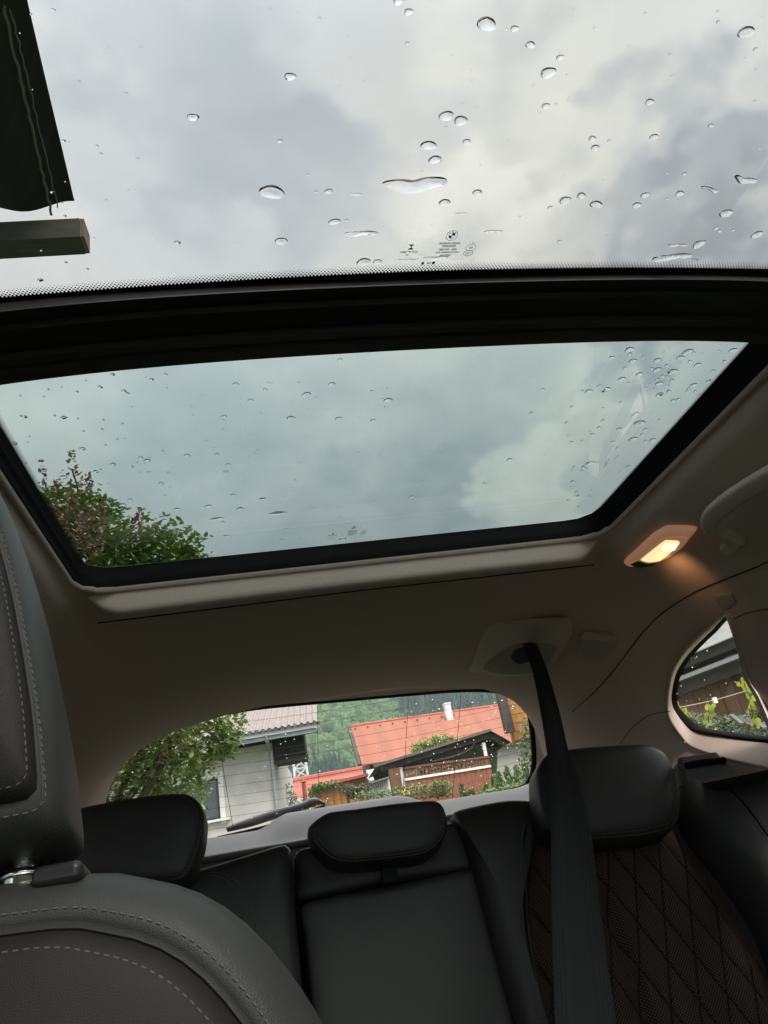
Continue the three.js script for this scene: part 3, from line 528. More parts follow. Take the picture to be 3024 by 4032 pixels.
{
  const t = thing('seat_belt', 'black webbing seat belt hanging from the roof outlet past the right headrest', 'seat belt');
  const pts = [[2085, 2530, -1.50, .036, .5], [2125, 2640, -1.475, .038, .42], [2165, 2800, -1.43, .043, .35], [2196, 2960, -1.385, .046, .3], [2228, 3120, -1.33, .062, .12], [2252, 3350, -1.27, .072, .05], [2272, 3650, -1.18, .076, .03], [2305, 4032, -1.06, .078, .0], [2345, 4400, -.98, .078, 0]].map(([x, y, z, w, tw]) => ({ p: onZ(x, y, z), w, tw }));
  const C1 = new THREE.CatmullRomCurve3(pts.map((o) => o.p)), f = (u, v) => { const k = v * (pts.length - 1), i = Math.min(pts.length - 2, Math.floor(k)), g = k - i, w = pts[i].w + (pts[i + 1].w - pts[i].w) * g, tw = pts[i].tw + (pts[i + 1].tw - pts[i].tw) * g, c = C1.getPoint(v); const a = u * Math.PI * 2, dir = V3(Math.cos(tw - .17), .05, -Math.sin(tw - .17)), nrm = V3(Math.sin(tw - .17), .2, Math.cos(tw - .17)).normalize(); return c.addScaledVector(dir, Math.sign(Math.cos(a)) * Math.abs(Math.cos(a)) ** .4 * w * .5).addScaledVector(nrm, Math.sin(a) * .0011 + .00055 * Math.cos(Math.cos(a) * 30) * Math.sign(Math.sin(a))); };
  put('webbing', sheet(f, 96, 160, true), M.belt, t);
}
{
  const t = thing('clip_cover', 'small flat cover in the lining right beside the belt outlet', 'cover');
  const a = plate([[2272, 2578], [2300, 2498], [2418, 2510], [2424, 2522], [2390, 2585], [2330, 2592]], .005, 7, { lift: .001, tension: .12 });
  put('lid', a.g, std(.36, .32, .28, .7), t);
  const b = plate([[2286, 2500], [2302, 2488], [2420, 2502], [2424, 2514], [2300, 2506]], .005, 5, { lift: .003, tension: .12 }); put('rim', b.g, M.trim, t);
}
{
  const t = thing('trim_badge', 'small rounded badge plate in the pillar trim above the rear side window', 'badge');
  const a = plate([[2815, 2352], [2835, 2338], [2880, 2338], [2898, 2368], [2878, 2388], [2842, 2392]], .0025, 7, { lift: .0, tension: .2 });
  put('plate', a.g, std(.34, .30, .265, .7), t);
}
// seam between lining and pillar trim
{
  const line = [[3060, 2195], [2960, 2240], [2870, 2275], [2740, 2330], [2620, 2405], [2545, 2475], [2470, 2570], [2400, 2660], [2330, 2735], [2255, 2800]].map(([x, y]) => { const h = hitLining(x, y); return h.p.addScaledVector(h.n, .0004); });
  put('trim_seam', tube(line, .0010, 80, 6), M.rubber, car);
  const l2 = [[2640, 2800], [2560, 2815], [2490, 2865], [2440, 2930]].map(([x, y]) => { const h = hitLining(x, y); return h.p.addScaledVector(h.n, .0002); });
  put('trim_seam', tube(l2, .0007, 40, 6), M.rubber, car);
  const l3 = [[2885, 2440], [2930, 2418], [2975, 2405], [3030, 2398]].map(([x, y]) => { const h = hitLining(x, y); return h.p.addScaledVector(h.n, .0002); });
  put('trim_seam', tube(l3, .0007, 40, 6), M.rubber, car);
}
{ // lit reading lamp
  const t = thing('reading_lamp', 'lit reading lamp glowing warm in the roof lining beside the grab handle', 'lamp');
  const out = [[2462, 2200], [2500, 2165], [2570, 2100], [2625, 2068], [2700, 2068], [2748, 2074], [2735, 2090], [2690, 2140], [2630, 2180], [2575, 2205], [2520, 2215], [2478, 2214]];
  const a = plate(out, .011, 5, { lift: .002, tension: .2 });
  const warm = phys(.62, .48, .40, .35); warm.emissive.setRGB(1, .42, .22); warm.emissiveIntensity = .07;   // glow of the lens put into bezel and lens frame as emission
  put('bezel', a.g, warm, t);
  const rim = plate([[2518, 2178], [2600, 2110], [2630, 2090], [2700, 2090], [2722, 2098], [2700, 2128], [2650, 2166], [2600, 2188], [2545, 2190]], .002, 5, { lift: .0125, tension: .2 });
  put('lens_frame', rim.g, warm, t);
  const lens = plate([[2536, 2176], [2606, 2118], [2634, 2098], [2684, 2100], [2688, 2112], [2650, 2150], [2612, 2178], [2570, 2186]], .0015, 5, { lift: .0145, tension: .15 });
  const glow = std(.9, .75, .5, .4); glow.emissive.setRGB(1, .70, .36); glow.emissiveIntensity = .42;
  put('lens', lens.g, glow, t);
  const bulb = plate([[2622, 2132], [2640, 2112], [2680, 2112], [2672, 2134], [2640, 2140]], .003, 3, { lift: .0155 });
  const hot = std(.9, .8, .55, .3); hot.emissive.setRGB(1, .80, .45); hot.emissiveIntensity = .6;
  put('reflector', bulb.g, hot, t);
  const sw = plate([[2490, 2200], [2520, 2180], [2560, 2192], [2600, 2190], [2575, 2204], [2520, 2214]], .005, 5, { lift: .009, tension: .2 });
  put('rocker_switch', sw.g, M.plastic, t);
  const L = new THREE.SpotLight(0xffbe82, .008, 1.2, .55, 1, 2);
  L.position.copy(lens.c).addScaledVector(lens.nn, .02); L.position.addScaledVector(lens.nn, .025); L.target.position.copy(hitLining(2690, 2235).p); L.castShadow = true; L.shadow.radius = 1;
  scene.add(L, L.target);
}
{ // grab handle
  const t = thing('grab_handle', 'curved pale grab handle on the roof rail above the rear door', 'handle');
  const P = (x, y, l) => { const p = hitLining(x, y).p, e = V3(0, EYE, 0), d = p.clone().sub(e); return e.addScaledVector(d, 1 - l / d.length()); };
  const path = new THREE.CatmullRomCurve3([P(2900, 2128, .002), P(2868, 2118, .03), P(2812, 2088, .05), P(2800, 2042, .062), P(2850, 1990, .066), P(2930, 1934, .066), P(3030, 1876, .064), P(3140, 1815, .06), P(3260, 1740, .03)]);
  const F = path.computeFrenetFrames(80), nrm = hitLining(2900, 1980).n;
  const f = (u, v) => { const i = Math.round(v * 80), c = path.getPointAt(v), T = F.tangents[i], b = new THREE.Vector3().crossVectors(T, nrm).normalize(), n = new THREE.Vector3().crossVectors(b, T), a = u * Math.PI * 2, s = Math.cos(a), q = Math.sin(a), w = .0125, hh = .009; return c.addScaledVector(b, Math.sign(s) * Math.abs(s) ** .6 * w).addScaledVector(n, Math.sign(q) * Math.abs(q) ** .6 * hh); };
  put('grip', sheet(f, 28, 80, true), M.trim, t);
  const br = plate([[2852, 2118], [2880, 2085], [2925, 2110], [2912, 2140], [2878, 2150]], .016, 5, { lift: .008, tension: .3 });
  put('hinge_cover', br.g, M.trim, t);
}
{ // release block beside the right headrest
  const t = thing('latch_block', 'pale plastic latch block with a dark slot behind the right rear seat', 'latch');
  const P = (x, y, X) => onX(x, y, X);
  const q = [P(2655, 2978, .80), P(2830, 2952, .825), P(2878, 3000, .815), P(2690, 3034, .775)];
  const g = sheet((u, v) => { const a = q[0].clone().lerp(q[1], u), b = q[3].clone().lerp(q[2], u), p = a.lerp(b, v), e = Math.min(u, 1 - u, v, 1 - v); return p.add(V3(0, -.02 * Math.exp(-e * 30), 0)); }, 30, 30);
  put('body', g, M.greyTrim, t);
  const s = [[2700, 3020, .775], [2760, 3009, .788], [2850, 3000, .805]].map((a) => P(...a).add(V3(0, .002, .004)));
  put('slot', tube(s, .006, 20, 8), M.rubber, t);
}

// ------------------------------------------------------------------ rain on the glass
const dropShapes = [];
for (let k = 0; k < 7; k++) { // low domes with uneven outlines; the last three are smears
  const n = 40, ph = rr(0, 6), out = []; const long = k >= 4;
  for (let i = 0; i <= n; i++) { const a = i / n * Math.PI * 2, w = 1 + .05 * Math.sin(2 * a + ph) + .04 * Math.sin(3 * a + ph * 2) + (k === 3 ? .10 * Math.sin(3 * a + 1) : 0); let x = Math.cos(a) * w, z = Math.sin(a) * w; if (long) { const b = [.2, .34, .12][k - 4] * Math.sin(x * 3.1 + ph) + .12 * Math.sin(x * 5 + ph); z = z * (.55 + .5 * Math.abs(x) ** 1.5 * (k === 5 ? .4 : 1)) + b * (1 - .3 * Math.abs(z)); } out.push([x, z]); }
  out[n] = out[0];
  const g = sheet((u, v) => { const [x, z] = out[Math.round(u * n)]; if (v < .12) { const s = v / .12; return V3(x * s, 0, z * s); } const a = (v - .12) / .88 * Math.PI / 2; const th = .98, R = 1 / Math.sin(th), q = th * (1 - a / (Math.PI / 2)); return V3(x * R * Math.sin(q), R * Math.cos(q) - R * Math.cos(th), z * R * Math.sin(q)); }, n, 25, true);
  dropShapes.push(toCreasedNormals(g, 1.0));
}
function drop(px, py, w, kind, label, group, name = 'raindrop') {
  const c = onY(px, py, GY + .0026), e = Math.max(.3, c.clone().sub(camera.position).length()), r = w / 2 / 2912 * e * .98;
  const m = put(name, dropShapes[kind], M.water); m.position.copy(c); const rl = kind >= 4 ? rr(.28, .4) : rr(.85, 1.05);
  m.scale.set(r, Math.min(r * rl * (py > 1200 ? 1.9 : .95), .003 + r * .35), r * rl * (kind >= 4 ? .85 : .74)); m.rotation.y = kind >= 4 ? rr(-.06, .1) + (px > 2700 ? .25 : 0) : rr(-.3, .3);
  return tag(m, label, 'raindrop', group);
}
const ORD = ['first', 'second', 'third', 'fourth', 'fifth', 'sixth', 'seventh', 'eighth', 'ninth', 'tenth', 'eleventh', 'twelfth'];
function rows(list, n, pane, group) { // every drop gets a label by its place: rows from the top, then from the left
  const s = [...list].sort((p, q) => (p[1] + p[0] * .08) - (q[1] + q[0] * .08)), per = Math.ceil(s.length / n);
  for (let i = 0; i < n; i++) s.slice(i * per, (i + 1) * per).sort((p, q) => p[0] - q[0]).forEach(([x, y, w], k) => drop(x, y, w, Math.floor(rr(0, 4)), `raindrop on the ${pane} roof pane, ${ORD[k]} from left in ${ORD[i]} row from the top`, group));
}
{
  const G1 = 'raindrops on the front roof pane';
  const a = [[1142, 301, 42], [760, 461, 42], [1101, 555, 20], [1214, 688, 13], [1294, 753, 32], [1244, 755, 15], [1317, 873, 46], [1364, 868, 17], [1107, 949, 48], [698, 955, 24], [1431, 1031, 52], [1487, 1031, 38], [158, 1103, 22], [343, 1059, 13], [259, 1033, 12], [210, 38, 12], [250, 554, 15], [206, 756, 16], [255, 850, 13]];
  const b = [[1609, 46, 32], [1567, 5, 34], [2025, 112, 30], [2088, 176, 34], [2205, 226, 28], [2158, 286, 56], [2149, 417, 32], [1757, 456, 56], [1814, 475, 52], [1837, 558, 32], [1688, 572, 60], [1712, 628, 46], [1880, 758, 38], [1751, 797, 44], [1604, 170, 15], [1757, 500, 12], [2225, 789, 46], [2289, 770, 38]];
  const c = [[2558, 401, 34], [2575, 538, 32], [2332, 545, 30], [2343, 582, 34], [2694, 685, 20], [2539, 768, 34], [2506, 808, 36], [2676, 762, 34], [2626, 782, 13], [2858, 840, 54], [2980, 924, 44], [2818, 900, 19], [2833, 910, 21], [2886, 906, 14], [2752, 962, 48], [2938, 126, 56], [2827, 86, 14], [2974, 194, 16], [2799, 494, 22], [2203, 950, 18], [2166, 817, 20], [2398, 554, 14]];
  rows([...a, ...b, ...c], 8, 'front', G1);
  drop(1071, 756, 90, 0, 'largest oval raindrop on the front roof pane, left of the middle', null);
  drop(1916, 94, 68, 0, 'large round raindrop near the top of the front roof pane right of the middle');
  drop(2347, 805, 52, 0, 'plump round raindrop on the front roof pane against the dark grey cloud');
  for (const [x, y, w, k, l] of [[1422, 920, 130, 4, 'long flat raindrop smear on the front roof pane left of the printed mark'], [1637, 729, 258, 5, 'longest raindrop streak near the middle of the front roof pane'], [1400, 765, 56, 5, 'small crooked raindrop streak left of the longest streak'], [1945, 911, 76, 6, 'flat raindrop smear on the front roof pane right of the printed mark'], [1815, 841, 52, 5, 'short crooked raindrop streak just above the printed round badge'], [2797, 745, 80, 6, 'slanted raindrop smear on the front roof pane before the dark cloud'], [2934, 709, 108, 5, 'wavy raindrop smear near the right edge of the front roof pane'], [2668, 966, 80, 4, 'broad lumpy raindrop low on the front roof pane at right'], [2645, 1014, 152, 4, 'long raindrop streak just above the dotted edge at right'], [2746, 1024, 44, 6, 'small pointed raindrop touching the dotted edge at right'], [1717, 1018, 106, 5, 'peaked raindrop lying over the printed code of the mark']]) drop(x, y, w, k, l, null);
  const G2 = 'raindrops on the rear roof pane';
  const d = [[1340, 1417, 19], [443, 1476, 20], [652, 1475, 14], [597, 1495, 18], [394, 1525, 20], [487, 1540, 20], [928, 1513, 24], [1044, 1535, 18], [1307, 1513, 30], [1207, 1553, 38], [986, 1577, 24], [1146, 1647, 38], [1334, 1649, 30], [1469, 1656, 24], [1465, 1542, 18], [882, 1640, 24], [251, 1645, 25], [99, 1643, 18], [59, 1747, 20], [324, 1768, 27], [445, 1829, 24], [554, 1802, 18], [579, 1814, 29], [737, 1794, 26], [854, 1790, 18], [173, 1855, 20], [249, 1880, 31], [265, 1914, 24], [376, 1858, 22], [663, 1863, 16], [634, 1904, 20], [900, 1830, 22], [889, 1860, 22]];
  const e = [[916, 1950, 22], [512, 1969, 20], [483, 1989, 26], [820, 1995, 32], [946, 2004, 30], [696, 2006, 26], [647, 2050, 22], [877, 2058, 18], [889, 2112, 22], [746, 2098, 18], [1108, 2128, 16], [1233, 2003, 18], [1339, 2040, 17], [1130, 2085, 15], [1621, 1958, 27], [1530, 1576, 39], [2137, 1534, 18], [2252, 1603, 16], [2093, 1627, 20], [2007, 1810, 24], [1907, 1905, 19], [2519, 1666, 51], [2493, 1729, 38], [2570, 1733, 32], [2437, 1690, 22], [2318, 1541, 33], [2393, 1532, 28], [2449, 1493, 33], [2518, 1474, 30], [2492, 1421, 35], [2478, 1376, 36]];
  const f = [[2588, 1419, 33], [2587, 1456, 33], [2650, 1463, 44], [2679, 1408, 33], [2708, 1386, 44], [2747, 1437, 29], [2888, 1379, 34], [2597, 1510, 31], [2598, 1554, 31], [2730, 1517, 29], [2711, 1540, 22], [2505, 1630, 24], [2542, 1692, 22], [2409, 1408, 26], [2360, 1520, 22], [2413, 1742, 20], [2427, 1806, 16], [2808, 1461, 20], [2790, 1502, 20], [2651, 1578, 22], [2671, 1573, 18]];
  rows([...d, ...e, ...f], 9, 'rear', G2);
  drop(854, 2045, 62, 4, 'flat oval raindrop smear low on the rear roof pane above the tree', null);
  drop(1095, 2024, 82, 5, 'longest raindrop streak on the rear roof pane, low in its left half', null);
  drop(1035, 1966, 40, 5, 'short slanted raindrop streak on the rear roof pane above the longest one', null);
  drop(2330, 1826, 60, 4, 'flat bright raindrop smear low at the right of the rear roof pane', null);
  // fine droplets, uncounted
  const mist = [];
  const fine = [];
  const small = (x, y, w) => { const c = onY(x, y, GY + .0026), r = w / 2 / 2912 * c.clone().sub(camera.position).length(); return dropShapes[Math.floor(rr(0, 4))].clone().scale(r, r * 1.8, r * rr(.7, .85)).translate(c.x, c.y, c.z); };
  for (let i = 0; i < 130; i++) { const x = Math.pow(rnd(), .7) * 2980 + 30, y = rr(20, 1040), w = rr(4, 10); mist.push(small(x, y, w)); }
  tag(put('fine_raindrops', merge(mist), M.water), 'fine raindrops scattered between the larger ones on the front roof pane', 'raindrops', null, 'stuff');
  for (let i = 0; i < 150; i++) { const x = rr(40, 1560), y = rr(1450, 2230); if (y > 2200 - (x - 330) * .09 || x < 20 + (y - 1750) * .62 || y < 1520 - x * .085) continue; fine.push(small(x, y, rr(6, 12))); }
  for (let i = 0; i < 190; i++) { const t = Math.pow(rnd(), .7), x = 2200 + t * 730, y = rr(1375, 2000); if (x > 2930 - (y - 1380) * .905 || x < 2960 - (y - 1380) * .9 - 560) continue; fine.push(small(x, y, rr(7, 18))); }
  const m = put('fine_raindrops', merge(fine), M.water); tag(m, 'fine raindrops scattered between the larger ones on the rear roof pane', 'raindrops', null, 'stuff');
  // droplets on the rear window and on the side window
  const fr = [], q = new THREE.Quaternion().setFromUnitVectors(V3(0, 1, 0), V3(0, .53, -.85).normalize());
  for (let i = 0; i < 330; i++) { const right = rnd() < .68, x = right ? rr(1500, 2090) : rr(420, 1500), y = right ? rr(2725, 3110) : rr(2800, 3240); const w = rwFix(x, y), yy = vertical(w); if (polyDist(rw, w.x, yy) > -.01) continue; if (right && rnd() > smooth(1350, 1900, x)) continue; const p = rwP(w.x, yy, -.0178), r = rr(.0007, .0021); fr.push(dropShapes[i % 4].clone().scale(r, r * 1.9, r).applyQuaternion(q).translate(p.x, p.y, p.z)); }
  tag(put('window_droplets', merge(fr), M.water), 'bright fine droplets dotted over the outside of the rear window', 'raindrops', null, 'stuff');
  const fs = [], q2 = new THREE.Quaternion().setFromUnitVectors(V3(0, 1, 0), V3(1, 0, 0));
  for (let i = 0; i < 60; i++) { const p = onX(rr(2640, 3030), rr(2450, 2900), CX + .7395); if (polyDist(qG, p.z, vertical(p)) > -.004) continue; const r = rr(.0007, .0018); fs.push(dropShapes[i % 4].clone().scale(r, r * 1.9, r).applyQuaternion(q2).translate(p.x, p.y, p.z)); }
  tag(put('window_droplets', merge(fs), M.water), 'bright fine droplets on the outside of the right rear side window', 'raindrops', null, 'stuff');
}

// ------------------------------------------------------------------ the place outside
// an upright frame at a pixel and distance: x along the front, y up, z towards the car
function site(px, py, z, turn = 0) {
  const o = onZ(px, py, z), ex = V3(Math.cos(turn), 0, -Math.sin(turn)), n = V3(Math.sin(turn), 0, Math.cos(turn));
  return { o, turn, n, p(x, y, out = 0) { const d = sight(x, y), e = V3(0, EYE, 0), p0 = o.clone().addScaledVector(n, out), t = p0.clone().sub(e).dot(n) / d.dot(n), q = e.addScaledVector(d, t).sub(o); return [q.dot(ex), q.y, q.dot(n)]; } };
}
function siteThing(name, label, category, s, group) { const g = thing(name, label, category, [0, 0, 0], group); g.position.copy(s.o); g.rotation.y = s.turn; return g; }
const poly = (pts, depth, bevel = 0) => { const g = new THREE.ExtrudeGeometry(new THREE.Shape(pts.map(([x, y]) => new THREE.Vector2(x, y))), { depth, bevelEnabled: bevel > 0, bevelSize: bevel, bevelThickness: bevel, bevelSegments: 1 }); return g; };
const K = {
  render: std(.60, .56, .57, .9, { map: rep(blotch, .4), bumpMap: rep(feltTex, 2), bumpScale: .004 }), whiteTrim: std(.74, .72, .72, .7), pvc: std(.045, .05, .055, .4), pane: std(.03, .04, .042, .08, {}),
  fibre: std(.30, .255, .25, .85, { map: rep(blotch, .8) }), zinc: std(.32, .33, .35, .45, { metalness: .3 }), dark: std(.035, .033, .034, .8, { map: rep(woodTex, .5) }), redTile: std(.34, .125, .08, .8, { map: rep(blotch, .25) }), redTile2: std(.42, .11, .085, .75, { map: rep(blotch, .3) }),
  brown: std(.19, .085, .045, .75, { map: rep(woodTex, .5) }), rust: std(.30, .10, .05, .75, { map: rep(woodTex, .4) }), orange: std(.42, .19, .06, .75, { map: rep(woodTex, .4) }), beam: std(.075, .06, .055, .75, { map: rep(woodTex, .6) }), greyBeam: std(.15, .15, .14, .85, { map: rep(woodTex, 1.2) }), endGrain: std(.33, .27, .22, .9, { map: rep(woodTex, 4) }),
  steel: std(.55, .56, .57, .6), white: std(.72, .72, .72, .5), greyTile: std(.27, .255, .25, .8, { map: rep(blotch, .5) }), yellow: std(.75, .42, .03, .5), terracotta: std(.5, .2, .1, .8), bark: std(.12, .095, .07, .95, { map: rep(woodTex, 2) }),
};
const leafMat = (r, g, b) => phys(r, g, b, .7, { transmission: .35, thickness: 0 });
const leafGeo = (() => { const g = new THREE.BufferGeometry(), P = [[0, 0, 0], [.28, .38, .06], [.22, .72, .03], [0, 1, -.08], [-.22, .72, .03], [-.28, .38, .06], [0, .5, -.02]]; g.setAttribute('position', new THREE.Float32BufferAttribute(P.flat(), 3)); g.setAttribute('uv', new THREE.Float32BufferAttribute(P.flatMap((p) => [p[0], p[1]]), 2)); g.setIndex([0, 1, 6, 1, 2, 6, 2, 3, 6, 3, 4, 6, 4, 5, 6, 5, 0, 6]); g.computeVertexNormals(); return g; })();
const leaves = (name, mat, spots, parent, geo = leafGeo) => { // spots: [position, size, tint]
  const im = new THREE.InstancedMesh(geo, mat, spots.length), m = new THREE.Matrix4(), q = new THREE.Quaternion(), c = new THREE.Color();
  spots.forEach(([p, s, t, droop], i) => { q.setFromEuler(new THREE.Euler((droop ?? rr(.4, 2.6)), rr(0, 6.28), rr(-.5, .5), 'YXZ')); m.compose(p, q, V3(s, s, s)); im.setMatrixAt(i, m); im.setColorAt(i, c.setRGB(...t)); });
  im.name = name; im.castShadow = im.receiveShadow = true; parent.add(im); return tag(im, null, null, null, 'stuff');
};
const tint = (v = .35, y = 0) => { const k = 1 + rr(-v, v), w = rr(-.12, .12) + y; return [k * (1 + w), k, k * (1 - w)]; };

{ // corrugated roof overhang above the car
  const Y = 2.3, t = thing('roof_overhang', 'dark corrugated roof overhang above the car with a squared timber beam under its end', 'roof overhang');
  const P = (x, y, h = Y) => onY(x, y, h);
  const A = P(293, 806), B = P(15, 822), far = P(104, 0), dirU = A.clone().sub(B).normalize(), dirV = far.clone().sub(A).normalize();
  const wave = (u) => .02 * Math.sin(u / .30 * Math.PI * 2 + 1.9);
  const g = sheet((u, v) => { const a = -u * 2.2, b = v * 4.2; return A.clone().addScaledVector(dirU, a).addScaledVector(dirV, b).add(V3(0, wave(a) + .025 * noise3.noise(a * 1.6, b * 1.1, 3) * smooth(0, .4, b), 0)); }, 260, 60);
  put('corrugated_sheet', g, std(.03, .031, .034, .55, { map: rep(blotch, 1) }), t);
  const g2 = sheet((u, v) => { const a = -u * 2.2; return A.clone().addScaledVector(dirU, a).add(V3(0, wave(a) + v * .010, 0)); }, 260, 1); put('sheet_edge', g2, K.dark, t);
  for (const [x0, y0, x1, y1, w] of [[205, 830, 14, 0, .0045], [228, 800, 45, 20, .0022]]) { const a = P(x0, y0), b = P(x1, y1), pts = []; for (let i = 0; i <= 30; i++) { const p = a.clone().lerp(b, i / 30); pts.push(p.add(V3(rr(-.003, .003), -.022, rr(-.003, .003)))); } put('seam_light_strip', tube(pts, w, 60, 6), std(.24, .22, .20, .7), t); }  // pale tubes stand in for light in the gaps between overlapping sheets
  const s = P(255, 822, Y - .22), s2 = P(-120, 840, Y - .22), ex = s.clone().sub(s2).normalize();
  const bm = new THREE.BoxGeometry(3, .085, .08), q = new THREE.Matrix4().makeRotationY(Math.atan2(-ex.z, ex.x)).setPosition(s.clone().addScaledVector(ex, -1.47).add(V3(0, -.0, -.12)));
  put('timber_beam', bm.applyMatrix4(q), K.greyBeam, t);
  put('beam_end', new THREE.BoxGeometry(.014, .082, .077).applyMatrix4(new THREE.Matrix4().makeRotationY(Math.atan2(-ex.z, ex.x)).setPosition(s.clone().addScaledVector(ex, .038).add(V3(0, 0, -.12)))), K.endGrain, t);
  put('post', box(.14, 3.4, .14, s.x - 2.0, 1.7, s.z - .12), K.greyBeam, t);
}
{ // lilac beside the drive
  const t = thing('lilac_tree', 'tall leafy lilac with faded pink blossoms behind the left of the car', 'tree', [-2.0, 0, -5.6]);
  const c0 = t.position.clone(); const limbs = [], W = (p) => p.clone().sub(c0);
  const clumps = []; // [pixel x, pixel y, z, radius]
  for (const [x, y, z, r] of [[300, 2035, -4.5, .22], [245, 2010, -4.6, .15], [350, 2070, -4.4, .22], [230, 2130, -4.6, .32], [360, 2180, -4.5, .34], [430, 2270, -4.4, .3], [520, 2270, -4.3, .27], [600, 2225, -4.3, .24], [680, 2210, -4.3, .19], [640, 2175, -4.4, .16], [720, 2235, -4.2, .14], [460, 2180, -4.5, .14], [180, 2250, -4.9, .5], [560, 2330, -4.6, .5], [300, 2400, -4.8, .6], [720, 2420, -5.1, .35], [450, 2560, -5.0, .6], [640, 2650, -5.2, .5], [760, 2790, -5.4, .38], [850, 2870, -5.5, .20], [690, 2900, -5.6, .40], [560, 2950, -5.8, .48], [450, 3000, -6.0, .42], [600, 3060, -6.0, .42], [680, 2990, -5.9, .26], [420, 3120, -6.1, .5], [560, 3180, -6.2, .5], [650, 3130, -6.2, .26], [880, 2905, -5.4, .11], [760, 2930, -5.5, .18], [300, 3000, -5.8, .5], [200, 2700, -5.4, .6], [350, 2800, -5.5, .6], [60, 2300, -5, .6]]) clumps.push([onZ(x, y, z), r]);
  const base = V3(-2.0, 0, -5.6);
  for (const [p, r] of clumps) if (r > .28) { const mid = base.clone().lerp(p, .5).add(V3(rr(-.2, .2), .2, rr(-.2, .2))); limbs.push(new THREE.TubeGeometry(new THREE.CatmullRomCurve3([W(base.clone().add(V3(rr(-.15, .15), 0, rr(-.15, .15)))), W(mid), W(p)]), 10, .022, 6)); }
  put('trunk', merge(limbs), K.bark, t);
  const green = [], pink = [];
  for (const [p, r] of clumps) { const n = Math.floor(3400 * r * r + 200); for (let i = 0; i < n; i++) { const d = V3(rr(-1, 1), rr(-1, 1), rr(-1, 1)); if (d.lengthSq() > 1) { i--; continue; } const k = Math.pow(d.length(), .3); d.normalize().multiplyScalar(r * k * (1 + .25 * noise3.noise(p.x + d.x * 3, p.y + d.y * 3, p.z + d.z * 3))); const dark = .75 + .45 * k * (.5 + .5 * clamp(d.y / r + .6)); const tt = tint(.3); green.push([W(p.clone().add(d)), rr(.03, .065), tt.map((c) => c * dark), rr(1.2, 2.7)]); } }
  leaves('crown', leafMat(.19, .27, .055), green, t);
  const panicle = (px, py, z, len, tilt = 0) => { const p = onZ(px, py, z); for (let i = 0; i < 46; i++) { const h = rnd(), w = (1 - h) * .034 + .006; pink.push([W(p.clone().add(V3(rr(-w, w) + tilt * h * len, h * len, rr(-w, w)))), rr(.02, .04), tint(.25)]); } };
  for (const [x, y, z, l, tl] of [[185, 1960, -4.5, .30, -.15], [300, 1910, -4.4, .26, -.15], [215, 1960, -4.4, .14, .2], [345, 1950, -4.2, .14, 0], [265, 2030, -4.2, .2, .1], [310, 2065, -4.0, .18, 0], [250, 2120, -4.1, .22, .1], [395, 2075, -4.1, .18, .1], [330, 2150, -4.0, .2, 0], [380, 2200, -4.0, .2, .1], [310, 2180, -4.0, .18, 0], [530, 2110, -4.0, .16, .2], [230, 2080, -4.1, .2, -.1], [360, 2090, -4.1, .16, 0], [355, 2240, -4, .2, 0], [700, 2885, -5.2, .10, -.5], [600, 2915, -5.2, .16, .5], [650, 2970, -5.3, .2, .6], [700, 2955, -5.3, .12, .6], [640, 3000, -5.4, .14, .2], [440, 3120, -5.6, .22, .8], [410, 3100, -5.5, .2, .6]]) panicle(x, y, z, l, tl);
  leaves('blossom', std(.50, .30, .26, .85), pink, t);
  const sprig = (px, py, px2, py2, z) => { const a = onZ(px, py, z), b = onZ(px2, py2, z); limbs.length = 0; return tube([W(a), W(a.clone().lerp(b, .5).add(V3(.01, 0, 0))), W(b)], .006, 12, 5); };
  put('bare_twig', sprig(195, 2000, 172, 1890, -4.5), K.bark, t); put('bare_twig', sprig(312, 1990, 284, 1850, -4.4), K.bark, t);
}
